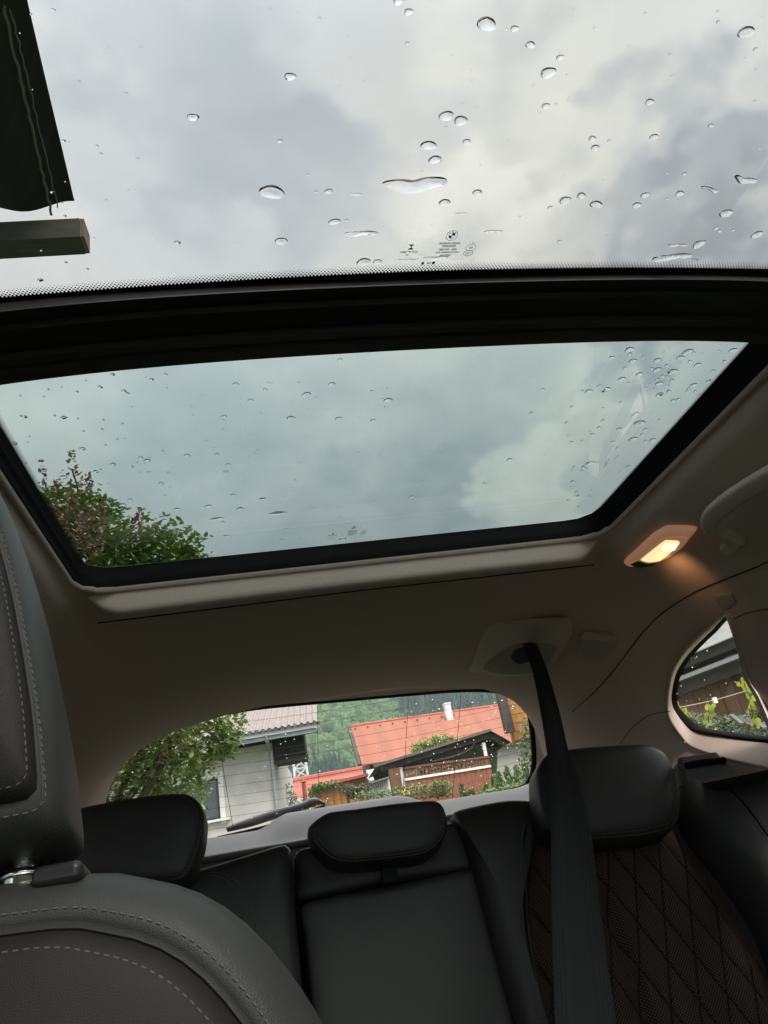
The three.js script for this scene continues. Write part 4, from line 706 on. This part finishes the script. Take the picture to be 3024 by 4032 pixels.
{ // white house
  const s = site(1083, 3050, -22, -5.6 * RAD), t = siteThing('white_house', 'white rendered house with grey corrugated roof and a dark framed window', 'house', s);
  const wt = s.p(1083, 2922)[1], bot = groundY(s.o.x, s.o.z) - s.o.y - .4, [wx0, wy1] = s.p(690, 3090), [wx1] = s.p(858, 3060), wy0 = s.p(875, 3222)[1], left = -11;
  const wl = Math.min(wx0, wx1 - 2.2);
  const wall = new THREE.Shape([[left, bot], [0, bot], [0, wt], [left, wt]].map((p) => new THREE.Vector2(...p))); wall.holes.push(new THREE.Path([[wl, wy0], [wx1, wy0], [wx1, wy1 - .02], [wl, wy1 - .02]].map((p) => new THREE.Vector2(...p))));
  put('wall', new THREE.ExtrudeGeometry(wall, { depth: .35, bevelEnabled: false }).translate(0, 0, -.35), K.render, t);
  put('wall', box(.35, wt - bot, 8, -.175, (wt + bot) / 2, -4.352), K.render, t);
  const w = put('window', [box(wx1 - wl, .075, .07, (wl + wx1) / 2, wy1 - .06, -.12), box(wx1 - wl, .075, .07, (wl + wx1) / 2, wy0 + .04, -.12), box(.085, wy1 - wy0 - .13, .07, wx1 - .045, (wy0 + wy1) / 2, -.12), box(.085, wy1 - wy0 - .13, .07, wl + .045, (wy0 + wy1) / 2, -.12), box(.1, wy1 - wy0 - .13, .07, wx1 - 1.12, (wy0 + wy1) / 2, -.12)], K.pvc, t);
  put('pane', box(wx1 - wl - .1, wy1 - wy0 - .1, .01, (wl + wx1) / 2, (wy0 + wy1) / 2, -.14), phys(.05, .06, .06, .03, { clearcoat: 1 }), w);
  const tw = .14; put('window_surround', [box(tw, wy1 - wy0 + 2 * tw, .04, wx1 + tw / 2, (wy0 + wy1) / 2, .02), box(wx1 - wl, tw, .04, (wl + wx1) / 2, wy1 + tw / 2, .021)], K.whiteTrim, t);
  put('window_sill', box(wx1 - wl + .4, .06, .18, (wl + wx1) / 2 + .05, wy0 - .04, .06), K.whiteTrim, t);
  // roof: corrugated sheets that rise away from the gutter
  const gx1 = s.p(1262, 2856, .9)[0], gy = s.p(1100, 2886, .9)[1], rx1 = s.p(1252, 2840, .9)[0], pitch = Math.tan(22 * RAD);
  put('roof', sheet((u, v) => { const x = -12 + (rx1 + 12) * u, d = v * 5.5; return V3(x, gy + .14 + d * pitch + .035 * Math.sin(x / .177 * 2 * Math.PI), .95 - d); }, 1000, 2), K.fibre, t);
  put('roof_edge', sheet((u, v) => { const x = -12 + (rx1 + 12) * u; return V3(x, gy + .14 + .035 * Math.sin(x / .177 * 2 * Math.PI) - v * .035, .951); }, 1000, 1), K.dark, t);
  put('gutter', new THREE.CylinderGeometry(.075, .075, gx1 + 12, 14, 1, false, Math.PI * .5, Math.PI).rotateZ(Math.PI / 2).translate((gx1 - 12) / 2, gy + .04, .99), K.zinc, t);
  put('soffit', box(gx1 + 12 - .15, .03, .9, (gx1 - 12) / 2 - .07, gy + .0, .46), K.dark, t);
  put('fascia', box(gx1 + 12 - .15, .2, .03, (gx1 - 12) / 2 - .07, gy - .04, .9), K.zinc, t);
  put('wall_band', box(-left, gy - wt + .02, .05, left / 2, (gy + wt) / 2, -.025), K.dark, t);
  const [bx1] = s.p(1196, 2900), by0 = s.p(1140, 2985)[1], by1 = s.p(1150, 2872)[1];
  put('dark_gable_box', box(bx1, by1 - by0, 1.5, bx1 / 2 + .002, (by0 + by1) / 2 + .0, -.8), K.dark, t);
  put('box_rail', [box(bx1 + .05, .05, .06, bx1 / 2 + .03, by0 + .1, .0), box(bx1 + .1, .1, .1, bx1 / 2, by0 - .06, -.02)], K.beam, t);
  const dp = s.p(1053, 2885, .15)[0], dq = s.p(1072, 3150, .06);
  put('downpipe', [rod(V3(dp + .02, gy, .95), V3(dp + .02, gy - .14, .9), .06), rod(V3(dp + .02, gy - .14, .9), V3(dp + .04, wt - .2, .09), .055), rod(V3(dp + .04, wt - .18, .09), V3(dp + .04, bot, .09), .055), rod(V3(dp + .04, 0, .09), V3(dp + .04, .05, .09), .07)], K.zinc, t);
}
{ // pylon
  const s = site(1175, 2970, -90), t = siteThing('electric_pylon', 'grey lattice steel pylon standing between the white house and the red roofs', 'pylon', s);
  const [x0, y0] = s.p(1155, 3085), [x1] = s.p(1222, 3085), ty = s.p(1180, 2800)[1], cx = (x0 + x1) / 2, hw = (x1 - x0) / 2, g = [];
  const lv = 11, P = (i, k) => { const f = i / lv, w = hw * (1 - .55 * f), y = y0 - 4 + (ty - y0 + 4) * f; return V3(cx + (k & 1 ? w : -w), y, (k & 2 ? w : -w)); };
  for (let k = 0; k < 4; k++) g.push(bar(P(0, k), P(lv, k), .24));
  for (let i = 0; i < lv; i++) for (const [a, b] of [[0, 1], [1, 3], [3, 2], [2, 0]]) { g.push(bar(P(i, a), P(i + 1, b), .13), bar(P(i, b), P(i + 1, a), .13), bar(P(i + 1, a), P(i + 1, b), .12)); }
  put('lattice', merge(g), K.steel, t);
}
// rows of tiles on a roof plane between four corners: o, along, up
function tiledRoof(o, ex, ey, rows, parent, mat, step = .02) { const n = new THREE.Vector3().crossVectors(ex, ey).normalize(), g = []; for (let i = 0; i < rows; i++) { const a = o.clone().addScaledVector(ey, i / rows), L = ey.clone().divideScalar(rows); g.push(sheet((u, v) => a.clone().addScaledVector(ex, u).addScaledVector(L, v * 1.1).addScaledVector(n, (v < .05 ? 0 : step * (1 - v)) + .004 * Math.sin(u * 180)), 90, 2)); } const m = put('roof_tiles', merge(g), mat, parent); return tag(m, null, null, null, 'stuff'); }
{ // house with the big red tiled roof
  const s = site(1425, 3010, -46, -2 * RAD), t = siteThing('red_roofed_house', 'house with a broad red tiled roof, white chimney and skylight', 'house', s);
  const V = (x, y, z) => V3(...s.p(x, y, z));
  const eL = V(1425, 3012, 0), eR = V(2140, 2905, 0), up = 5.6, rL = V(1400, 2858, -up), rR = V(2140, 2752, -up); rL.x = Math.min(rL.x, eL.x + .2);
  const ex = eR.clone().sub(eL), ey = rL.clone().sub(eL);
  put('roof', sheet((u, v) => eL.clone().addScaledVector(ex, u).addScaledVector(ey, v).add(V3(0, -.06, 0)), 4, 4), K.redTile, t);
  tiledRoof(eL, ex, ey, 24, t, K.redTile, .05);
  put('barge_board', bar(eL.clone().add(V3(-.15, -.1, .1)), rL.clone().add(V3(-.15, -.08, 0)), .16, .36), K.beam, t);
  put('ridge_tiles', rod(rL, rL.clone().add(ex), .13, .13, 8), K.redTile2, t);
  for (let i = 0; i < 9; i++) { const p = rL.clone().addScaledVector(ex, .02 + i * .075).addScaledVector(ey, -.12); put('snow_guard', box(.09, .07, .09, p.x, p.y + .1, p.z), K.beam, t); }
  const wallTop = eL.y - .25, wallBot = eL.y - 4.2; put('wall', box(ex.x, wallTop - wallBot, 6, eL.x + .7 + ex.x / 2, (wallTop + wallBot) / 2, -3.6), std(.36, .34, .32, .9), t);
  put('gable_wall', new THREE.ExtrudeGeometry(new THREE.Shape([[0, 0], [9, 0], [4.5, ey.y]].map((p) => new THREE.Vector2(...p))), { depth: .2, bevelEnabled: false }).rotateY(Math.PI / 2).translate(eL.x + .6, wallTop, -1), K.beam, t);
  const c = V(1768, 2818, -4.6); put('chimney', [box(.42, 1.15, .5, c.x, c.y + .2, c.z), box(.5, .08, .58, c.x, c.y + .8, c.z)], K.white, t);
  const sk = V(1705, 2915, -2.6); put('skylight', box(.48, .55, .1, sk.x, sk.y + .12, sk.z + .16, -Math.atan2(-ey.z, ey.y) + .1), K.white, t);
}
{ // timber house corner at the right
  const s = site(2003, 2800, -33), t = siteThing('timber_house', 'orange timber house with a dark corner post at the right of the rear window', 'house', s);
  const [x0, y0] = s.p(1988, 2890), [x1] = s.p(2024, 2890), [, y1] = s.p(2003, 2690), [x2] = s.p(2190, 2800);
  put('corner_post', box(x1 - x0, y1 - y0 + 2, .3, (x0 + x1) / 2, (y0 + y1) / 2 + 1, .1), K.beam, t);
  for (let i = 0; i < 11; i++) { const h = (y1 - y0 + 2) / 11; put('board', box(x2 - x1, h - .015, .05, (x1 + x2) / 2, y0 + h * (i + .5) - .35, -.12 + (i % 3) * .006), K.orange, t); }
  put('wall', box(x2 - x1, y1 - y0 + 2, .3, (x1 + x2) / 2, (y0 + y1) / 2 + .6, -.4), K.orange, t);
  const a = V3(...s.p(2030, 2755, .6)), b = V3(...s.p(2110, 2835, .6)); put('diagonal_brace', bar(a, b, .12, .12), K.whiteTrim, t);
  const e = V3(...s.p(2035, 2748, 1)), f = V3(...s.p(2140, 2850, 1)); put('verge', bar(e, f, .2, .3), K.redTile, t);
}
{ // low red roofed shed
  const s = site(1100, 3130, -40, -4 * RAD), t = siteThing('red_roofed_shed', 'long low building with a bright red roof beyond the white house', 'shed', s);
  const V = (x, y, z) => V3(...s.p(x, y, z)), a = V(1040, 3165, .3), b = V(1440, 3085, .3), c = V(1040, 3092, -3.2), d = V(1438, 3022, -3.2);
  put('roof', sheet((u, v) => a.clone().lerp(b, u).lerp(c.clone().lerp(d, u), v).add(V3(0, .03 * Math.abs(Math.sin(u * 90)) + (v < .02 ? -.05 : 0), 0)), 300, 6), K.redTile2, t);
  put('ridge_tiles', rod(c, d, .12), K.redTile2, t); put('snow_guard', rod(c.clone().lerp(a, .2).add(V3(0, .12, 0)), d.clone().lerp(b, .2).add(V3(0, .12, 0)), .05), K.redTile, t);
  put('wall', box(b.x - a.x - .3, 2.4, 3, (a.x + b.x) / 2, (a.y + b.y) / 2 - 1.6, -1.5, 0, 0, Math.atan2(b.y - a.y, b.x - a.x)), K.whiteTrim, t);
  const p = V(1143, 3064, .5), q = V(1146, 3135, .5); put('flue_pipe', rod(q.add(V3(0, -.4, 0)), p, .11, .11, 12), K.white, t);
}
{ const p = onZ(1190, 3080, -30), q = onZ(1203, 3185, -30), t = thing('timber_post', 'slim brown timber post in front of the low red roof', 'post'); put('shaft', rod(V3(q.x, q.y - 1.2, q.z), V3(p.x + .05, p.y, p.z), .1, .08, 10), K.rust, t); put('cap', new THREE.ConeGeometry(.12, .15, 10).translate(p.x + .05, p.y + .07, p.z), K.rust, t); }
// leafy hedges, each one a thing
function hedge(name, label, list, z, r, col, n, group, cat = 'hedge', size = [.05, .12], byX = false) {
  const pts = list.map(([x, y]) => byX ? onX(x, y, z) : onZ(x, y, z)), t = thing(name, label, cat, [pts[0].x, pts[0].y, pts[0].z], group), sp = [];
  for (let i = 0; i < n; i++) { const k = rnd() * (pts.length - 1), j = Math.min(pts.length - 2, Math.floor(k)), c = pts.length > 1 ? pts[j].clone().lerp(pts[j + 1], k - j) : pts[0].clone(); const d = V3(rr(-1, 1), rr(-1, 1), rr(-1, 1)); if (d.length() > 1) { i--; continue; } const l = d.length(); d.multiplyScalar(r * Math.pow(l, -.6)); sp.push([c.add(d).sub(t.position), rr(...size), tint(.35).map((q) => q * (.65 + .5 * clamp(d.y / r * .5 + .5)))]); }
  leaves('foliage', leafMat(...col), sp, t); put('stem', rod(V3(0, -1.6, 0), V3(0, 0, 0), .05), K.bark, t); return t;
}
hedge('green_shrub', 'small bushy shrub beside the corner of the white house', [[1120, 3130], [1135, 3190]], -26, .38, [.13, .16, .05], 500);
hedge('clipped_hedge', 'trimmed bright green hedge grown as an arch round the orange timber wall', [[1225, 3190], [1232, 3110], [1262, 3098], [1330, 3085]], -30, .15, [.13, .24, .04], 1100);
{ // orange timber wall of a low building
  const s = site(1300, 3140, -32, -4 * RAD), t = siteThing('timber_garage', 'low garage clad in orange boards behind the clipped hedge', 'garage', s);
  const [x0, y0] = s.p(1240, 3190), [x1, y1] = s.p(1440, 3062), [, ya] = s.p(1245, 3110);
  for (let i = 0; i < 8; i++) { const w = (x1 - x0) / 8, yt = ya + (y1 - ya) * (i + .5) / 8; put('board', box(w - .02, yt - y0 + 1.5, .05, x0 + w * (i + .5), (yt + y0 - 1.5) / 2, (i % 2) * .008), K.orange, t); }
  put('roof', bar(V3(x0 - .2, ya + .05, .1), V3(x1 + .1, y1 + .08, .1), .5, .1), K.redTile2, t); put('wall', box(x1 - x0, 2, 2.5, (x0 + x1) / 2, y0, -1.4), K.orange, t);
}
hedge('dark_hedge', 'dark green square hedge below the orange boards', [[1365, 3110], [1400, 3125], [1440, 3110]], -29, .24, [.075, .115, .03], 1000);
{ // open carport with a long gable roof and reddish fence
  const s = site(1750, 3030, -30, -3 * RAD), t = siteThing('gabled_carport', 'open carport with brown gable rafters, white posts and carved reddish panels', 'carport', s);
  const V = (x, y, z = 0) => V3(...s.p(x, y, z));
  const ap = V(1930, 2896), lf = V(1497, 3030), rt = V(1992, 2932);
  for (const z of [0, -1.6, -3.2]) { put('rafter', bar(lf.clone().add(V3(0, 0, z)), ap.clone().add(V3(0, 0, z)), .14, .20), K.beam, t); put('rafter', bar(ap.clone().add(V3(0, 0, z)), rt.clone().add(V3(0, 0, z)), .14, .20), K.beam, t); }
  const roofP = (a, b) => sheet((u, v) => a.clone().lerp(b, u).add(V3(0, .14, .3 - v * 4)), 6, 6);
  put('roof_slope', roofP(lf.clone().add(V3(-.2, -.05, 0)), ap), K.beam, t); put('roof_slope', roofP(ap, rt.clone().add(V3(.15, -.1, 0))), K.beam, t);
  put('roof_edge', bar(lf.clone().add(V3(-.2, .13, .3)), ap.clone().add(V3(0, .17, .3)), .06, .10), std(.13, .11, .10, .8), t);
  const post = (x, y, x2, y2, w, m, z = 0) => { const a = V(x, y, z), b = V(x2, y2, z); b.y -= .5; put('post', bar(b, a, w), m, t); };
  post(1903, 2925, 1933, 3095, .13, K.whiteTrim); post(1578, 3022, 1590, 3100, .12, K.whiteTrim); post(1560, 3030, 1568, 3110, .12, K.beam, .3);
  put('cabinet', box(.42, 1.0, .4, V(1555, 3085).x, V(1555, 3085).y, .35), K.brown, t);
  put('tie_beam', bar(V(1600, 3010, -.2), V(1912, 2930, -.2), .12, .12), K.beam, t);
  put('curved_brace', tube([V(1870, 2925), V(1850, 2950), V(1800, 2975), V(1700, 3000)], .06, 20, 6), K.beam, t);
  put('tarpaulin', sheet((u, v) => V(1640, 2995, -2.5).lerp(V(1960, 2960, -2.5), u).add(V3(0, .5 * Math.sin(u * 3.1) * (1 - v) - v * .8, -v)), 20, 6), std(.16, .17, .19, .6), t);
  // balustrade panels with cut-outs, white rail and boards below
  const tl = V(1588, 3030), tr = V(1925, 2984), ml = V(1592, 3072), mr = V(1930, 3018), bl = V(1596, 3145), br = V(1940, 3115);
  const N = 7; for (let i = 0; i < N; i++) { const a = tl.clone().lerp(tr, (i + .04) / N), b = tl.clone().lerp(tr, (i + .96) / N), c = ml.clone().lerp(mr, (i + .96) / N), d = ml.clone().lerp(mr, (i + .04) / N); const sh = new THREE.Shape([a, b, c, d].map((p) => new THREE.Vector2(p.x, p.y))); const m = a.clone().add(b).add(c).add(d).multiplyScalar(.25), w = (b.x - a.x), h = a.y - d.y; const dia = (x, y, r) => sh.holes.push(new THREE.Path([[x, y + r], [x + r, y], [x, y - r], [x - r, y]].map((p) => new THREE.Vector2(...p)))); if (i % 3 === 1) { sh.holes.push(new THREE.Path([[m.x - w * .3, m.y + h * .32 ], [m.x - w * .06, m.y + h * .05], [m.x - w * .06, m.y - h * .3], [m.x - w * .2, m.y - h * .2]].map((p) => new THREE.Vector2(...p)))); sh.holes.push(new THREE.Path([[m.x + w * .3, m.y + h * .34], [m.x + w * .2, m.y - h * .16], [m.x + w * .06, m.y - h * .3], [m.x + w * .06, m.y + h * .08]].map((p) => new THREE.Vector2(...p)))); } else for (const k of [-.28, 0, .28]) dia(m.x + k * w, m.y + k * w * .16, h * .14); put('carved_panel', new THREE.ExtrudeGeometry(sh, { depth: .04, bevelEnabled: false }).translate(0, 0, .08), K.brown, t); }
  put('rail', bar(ml.clone().add(V3(0, 0, .12)), mr.clone().add(V3(0, 0, .12)), .08, .09), K.whiteTrim, t);
  put('rail', bar(tl.clone().add(V3(0, .03, .12)), tr.clone().add(V3(0, .03, .12)), .08, .08), K.brown, t);
  for (let i = 0; i < 16; i++) { const a = ml.clone().lerp(mr, (i + .5) / 16), b = bl.clone().lerp(br, (i + .5) / 16), w = (mr.x - ml.x) / 16; put('board', box(w - .015, a.y - b.y + .6, .04, a.x, (a.y + b.y) / 2 - .34, .09 + (i % 2) * .006), K.rust, t); }
}
hedge('garden_tree', 'bright green young tree in front of the big red roof', [[1640, 2985], [1660, 2950], [1730, 2925], [1780, 2930], [1720, 2965], [1640, 2960], [1790, 2960], [1690, 2930]], -36, .42, [.17, .29, .045], 3600, null, 'tree', [.06, .16]);
{ // small conifers and low hedge plants along the garden edge
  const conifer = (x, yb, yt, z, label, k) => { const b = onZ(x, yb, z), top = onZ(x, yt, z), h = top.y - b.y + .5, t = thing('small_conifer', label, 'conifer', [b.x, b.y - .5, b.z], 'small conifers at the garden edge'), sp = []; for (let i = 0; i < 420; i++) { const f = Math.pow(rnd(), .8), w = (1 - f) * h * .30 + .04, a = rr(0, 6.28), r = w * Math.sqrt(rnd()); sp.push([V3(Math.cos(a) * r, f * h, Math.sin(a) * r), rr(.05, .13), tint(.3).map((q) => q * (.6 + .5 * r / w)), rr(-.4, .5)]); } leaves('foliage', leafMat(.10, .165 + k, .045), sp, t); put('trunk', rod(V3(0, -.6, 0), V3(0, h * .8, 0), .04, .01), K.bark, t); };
  const where = ['at the left end of the hedge row', 'second from the left in the row', 'below the carport boards', 'left of the tall conifers', 'beside the carport post', 'the tallest at the right', 'near the right window edge', 'last before the window edge'];
  [[1830, 3150, 3095, -25], [1975, 3110, 3040, -25], [1862, 3148, 3108, -24], [1925, 3140, 3090, -24], [1955, 3120, 3055, -26], [2012, 3105, 3022, -25], [2050, 3100, 3015, -25], [2085, 3100, 3020, -25]].forEach(([x, a, b, z], i) => conifer(x, a, b, z, `small green conifer ${where[i]}`, i * .006));
  hedge('low_hedge', 'low light green hedge in front of the carport boards', [[1410, 3160], [1500, 3142], [1600, 3128], [1720, 3108], [1760, 3106]], -25, .26, [.15, .22, .055], 2600);
  hedge('tall_shrub', 'tall leafy shrub at the right edge of the rear window', [[2085, 2850], [2090, 2930], [2080, 3000], [2095, 3060]], -20, .30, [.12, .18, .05], 900);
  hedge('low_hedge', 'loose green hedge at the bottom right corner of the rear window', [[1880, 3150], [1960, 3128], [2060, 3112], [2110, 3090]], -23, .24, [.15, .23, .055], 1500);
}
{ const p = onZ(1587, 3120, -27), t = thing('yellow_cover', 'small rounded yellow cover showing above the low hedge', 'cover', [p.x, p.y, p.z]); put('dome', new THREE.SphereGeometry(.27, 24, 12, 0, Math.PI * 2, 0, Math.PI / 2).scale(1, .75, 1).translate(0, -.12, 0), K.yellow, t); put('rim', new THREE.TorusGeometry(.27, .03, 8, 24).rotateX(Math.PI / 2).translate(0, -.12, 0), K.terracotta, t); }
{ // small pale house front between shed and carport
  const s = site(1480, 3080, -38), t = siteThing('pale_annex', 'small pale annex with grey canopy between the red shed and the carport', 'annex', s);
  const [x0, y0] = s.p(1450, 3150), [x1, y1] = s.p(1525, 3020); put('wall', box(x1 - x0, y1 - y0 + 2, .3, (x0 + x1) / 2, (y0 + y1) / 2 - 1, 0), K.whiteTrim, t);
  const c = s.p(1495, 3062, .6); put('canopy', box(1.1, .12, .9, c[0], c[1], .6, .25, 0, .12), K.zinc, t);
  const [, yr] = s.p(1490, 3088, .4); for (let i = 0; i < 9; i++) put('baluster', box(.05, .3, .04, x0 + .1 + i * .11, yr, .35), K.zinc, t); put('rail', box(1.05, .05, .06, (x0 + x1) / 2, yr + .17, .35), K.zinc, t);
  put('corner_post', box(.14, 3, .14, x0, y1 - 1.3, .25), K.beam, t);
}
{ // parked white car, seen over the ledge
  const p = onZ(1345, 3136, -36), t = thing('parked_car', 'white parked car whose roof shows over the rear ledge', 'car', [p.x, p.y - 1.5, p.z - 1]); t.rotation.y = -Math.PI / 2 + .35;
  const prof = [[-2.1, .35], [-2.1, .75], [-1.95, .88], [-1.0, .98], [-.45, 1.42], [.1, 1.5], [.9, 1.46], [1.55, 1.05], [2.05, .95], [2.1, .4]];
  const c = new THREE.CatmullRomCurve3(prof.map(([x, y]) => V3(x, y, 0)), false, 'catmullrom', .2).getPoints(60).map((q) => [q.x, q.y]);
  put('body', poly([...c, [2.0, .25], [-2.0, .25]], 1.5, .08).translate(0, 0, -.75), phys(.72, .72, .76, .3, { clearcoat: 1 }), t);
  put('windscreen', sheet((u, v) => V3(-.96 + .5 * v, 1.02 + .40 * v, (u - .5) * 1.4), 8, 6).translate(-.03, .03, 0), std(.03, .035, .04, .08), t);
  for (const z of [-.845, .845]) put('side_window', poly([[-.75, 1.0], [-.38, 1.36], [.85, 1.36], [1.3, 1.03]], .01).translate(0, 0, z - .005), std(.03, .035, .04, .08), t);
  for (const x of [-1.3, 1.3]) for (const z of [-.7, .7]) put('wheel', new THREE.CylinderGeometry(.32, .32, .22, 24).rotateX(Math.PI / 2).translate(x, .32, z), K.dark, t);
  for (const z of [-.62, .62]) put('roof_rail', tube([V3(-.3, 1.50, z), V3(0, 1.57, z), V3(.8, 1.55, z), V3(1.05, 1.46, z)], .018, 20, 6), K.dark, t);
}
{ // wooded hill
  const hillY = (x, z) => { const d = -z, k = smooth(260, 1250, d); return 2.2 + smooth(70, 300, d) * 10 + k * (300 + 40 * Math.sin(x * .0022 + .5) + 50 * noise3.noise(x * .0016, z * .0016, 2)) + 16 * noise3.noise(x * .008, z * .008, 5) * k; };
  const g = sheet((u, v) => { const z = -110 - v * 1900, x = (u - .42) * 4200; return V3(x, hillY(x, z) - 2, z); }, 110, 90);
  tag(put('hill', g, std(.03, .055, .03, 1)), 'steep wooded hillside behind the village', null, null, 'structure');
  const blobT = (() => { const g0 = new THREE.IcosahedronGeometry(1, 2), p = g0.attributes.position; for (let i = 0; i < p.count; i++) { const v = V3(p.getX(i), p.getY(i), p.getZ(i)), k = 1 + .45 * noise3.noise(v.x * 2.2, v.y * 2.2, v.z * 2.2); p.setXYZ(i, v.x * k, v.y * 1.2 * k + .9, v.z * k); } g0.computeVertexNormals(); return clean(mergeVertices(g0)); })();
  const coneT = (() => { const l = []; for (let k = 0; k < 5; k++) { const c = new THREE.ConeGeometry(.72 - k * .13, 1.1, 9, 1, true), p = c.attributes.position; for (let i = 0; i < p.count; i++) if (p.getY(i) < 0) { const q = rr(.7, 1.2); p.setX(i, p.getX(i) * q); p.setZ(i, p.getZ(i) * q); } l.push(c.translate(0, .6 + k * .62, 0)); } const m = merge(l); m.computeVertexNormals(); return m; })();
  const mk = (name, label, geo, col, n, f) => { const im = new THREE.InstancedMesh(geo, std(...col, .95), n), m = new THREE.Matrix4(), q = new THREE.Quaternion(), c = new THREE.Color(); let i = 0, guard = 0; while (i < n && guard++ < n * 30) { const z = -(260 + Math.pow(rnd(), .75) * 1150), x = -z * rr(-.12, .52); const s = f(x, z); if (!s) continue; q.setFromAxisAngle(V3(0, 1, 0), rr(0, 6.28)); const w = s * rr(.6, 1.25); m.compose(V3(x, hillY(x, z) - 1.5, z), q, V3(w, w * rr(.9, 1.3), w)); im.setMatrixAt(i, m); im.setColorAt(i, c.setRGB(...tint(.35))); i++; } im.count = i; im.name = numbered(name); im.castShadow = im.receiveShadow = true; scene.add(im); tag(im, label, 'forest', null, 'stuff'); };
  const patch = (x, z) => noise3.noise(x * .006 + 3, z * .006, 1) + .5 * noise3.noise(x * .02, z * .02, 7) + .35 * smooth(500, 1000, -z) - .2 * smooth(.12, .0, -x / z);
  mk('conifer_wood', 'dark conifers covering most of the hillside', coneT, [.024, .055, .04], 20000, (x, z) => patch(x, z) > -.08 ? 4 : 0);
  mk('leafy_wood', 'light green leafy trees in patches on the lower hillside', blobT, [.065, .115, .045], 9000, (x, z) => patch(x, z) < .0 ? 4.2 : 0);
}
{ // brown house on the right, seen through the side window
  const turn = -90 * RAD + 12 * RAD;
  const o = onX(2800, 2650, 8.2), ex = V3(Math.cos(turn), 0, -Math.sin(turn)), n = V3(Math.sin(turn), 0, Math.cos(turn));
  const s = { o, turn, n, p(x, y, out = 0) { const d = sight(x, y), e = V3(0, EYE, 0), p0 = o.clone().addScaledVector(n, out), t = p0.clone().sub(e).dot(n) / d.dot(n), q = e.addScaledVector(d, t).sub(o); return [q.dot(ex), q.y, q.dot(n)]; } };
  const t = siteThing('brown_house', 'brown timber house with grey tiled roof and dark gutters, seen through the right side window', 'house', s);
  const V = (x, y, z = 0) => V3(...s.p(x, y, z)); const xl = V(2600, 2650).x - 1.5, xr = V(3060, 2650).x + 4, W = Math.abs(xr - xl), x0 = Math.min(xl, xr), xc = (xl + xr) / 2;
  const yA = V(2800, 2580, .68).y, yB = V(2800, 2538, .75).y, yG = V(2800, 2625, .72).y, yG2 = V(2800, 2658, .6).y, yW = V(2800, 2685, .4).y, yWb = V(2800, 2810, .4).y;
  tiledRoof(V3(x0, yB, .75), V3(W, 0, 0), V3(0, 3.2, -4.6), 22, t, K.greyTile, .045);
  put('roof_edge', box(W, .05, .05, xc, yB - .0, .78), K.whiteTrim, t); put('fascia', box(W, yB - yA + .02, .06, xc, (yA + yB) / 2 - .03, .68), K.dark, t);
  put('soffit', box(W, .03, 1.1, xc, yA - .03, .15), K.dark, t);
  put('upper_wall', box(W, yA - yG + .5, .2, xc, (yA + yG) / 2 - .2, -.35), K.orange, t);
  put('gutter', box(W, (yG - yG2) * .55, .18, xc, yG - .02, .72), K.zinc, t); put('lower_fascia', box(W, yG2 - yW + .18, .1, xc, (yG2 + yW) / 2 + .02, .6), K.dark, t); put('lower_roof', box(W, .05, 1.1, xc, yG + .03, .1), K.greyTile, t);
  const a = V(2860, 2600, .3), b = V(2935, 2530, .3); put('downpipe', rod(a, b, .05), K.zinc, t);
  const nb = Math.round(W / .16); for (let i = 0; i < nb; i++) put('board', box(.15, yW - yWb + .4, .03, x0 + (i + .5) * W / nb, (yW + yWb) / 2, .35 + (i % 2) * .006 + rr(0, .004), 0, 0, 0), K.brown, t);
  put('wall', box(W, yW - yWb + .4, .15, xc, (yW + yWb) / 2, .2), K.brown, t); put('base_wall', box(W, 3, .2, xc, yWb - 1.6, .1), std(.06, .07, .065, .9), t);
  // wire with vines in front
  const wv = thing('training_wire', 'thin pale wire stretched before the brown boards', 'wire'); put('strand', tube([onX(2600, 2800, 5.5), onX(2800, 2760, 5.5), onX(2985, 2708, 5.5), onX(3100, 2680, 5.5)], .006, 30, 5), std(.55, .42, .33, .6), wv); put('clip', box(.05, .07, .03, ...onX(2815, 2758, 5.45).toArray()), K.white, wv);
  const vine = (label, list, x) => { const pts = list.map(([px, py]) => onX(px, py, x)), t2 = thing('vine', label, 'vine', [pts[0].x, pts[0].y - .6, pts[0].z], 'young vines on the wire'), W2 = (p) => p.clone().sub(t2.position); put('stem', tube([V3(0, 0, 0), ...pts.map(W2)], .006, 30, 5), K.bark, t2); const c = new THREE.CatmullRomCurve3(pts.map(W2)); for (let i = 0; i < 26; i++) { const p = c.getPoint(rr(.02, 1)), m = put('leaf', leafGeo, std(.36 * rr(.8, 1.2), .40 * rr(.85, 1.15), .04, .6), t2); const sc = rr(.05, .11); m.position.copy(p).add(V3(rr(-.03, .03), rr(-.03, .03), rr(-.06, .06))); m.scale.set(sc * 1.5, sc, sc); m.rotation.set(rr(-.8, .8), -Math.PI / 2 + rr(-.7, .7), rr(0, 6)); } };
  vine('yellow green vine, the tall one at the right of the side window', [[2985, 2890], [2960, 2800], [2950, 2740], [2930, 2690]], 5.4);
  vine('yellow green vine in the middle of the side window, below the wire', [[2795, 2870], [2790, 2800], [2800, 2770]], 5.4);
  vine('small yellow green vine at the left of the side window', [[2705, 2830], [2690, 2800], [2665, 2775]], 5.4);
  hedge('garden_hedge', 'soft dark green hedge below the brown boards outside the side window', [[2640, 2885], [2760, 2890], [2900, 2900], [3060, 2910]], 6.8, .34, [.075, .12, .045], 3600, null, 'hedge', [.03, .07], true);
  const lp = thing('stacked_slats', 'pile of thin brown slats lying slanted at the foot of the brown house', 'slats'); for (let i = 0; i < 9; i++) { const p = onX(2880 + i * 16, 2815 + i * 4 + (i % 2) * 14, 6.6), q = onX(2925 + i * 15, 2850 + i * 3 + (i % 2) * 14, 6.3); put('slat', bar(p, q, .05, .025), i % 3 ? K.beam : K.greyBeam, lp); }
}

renderer.render(scene, camera);
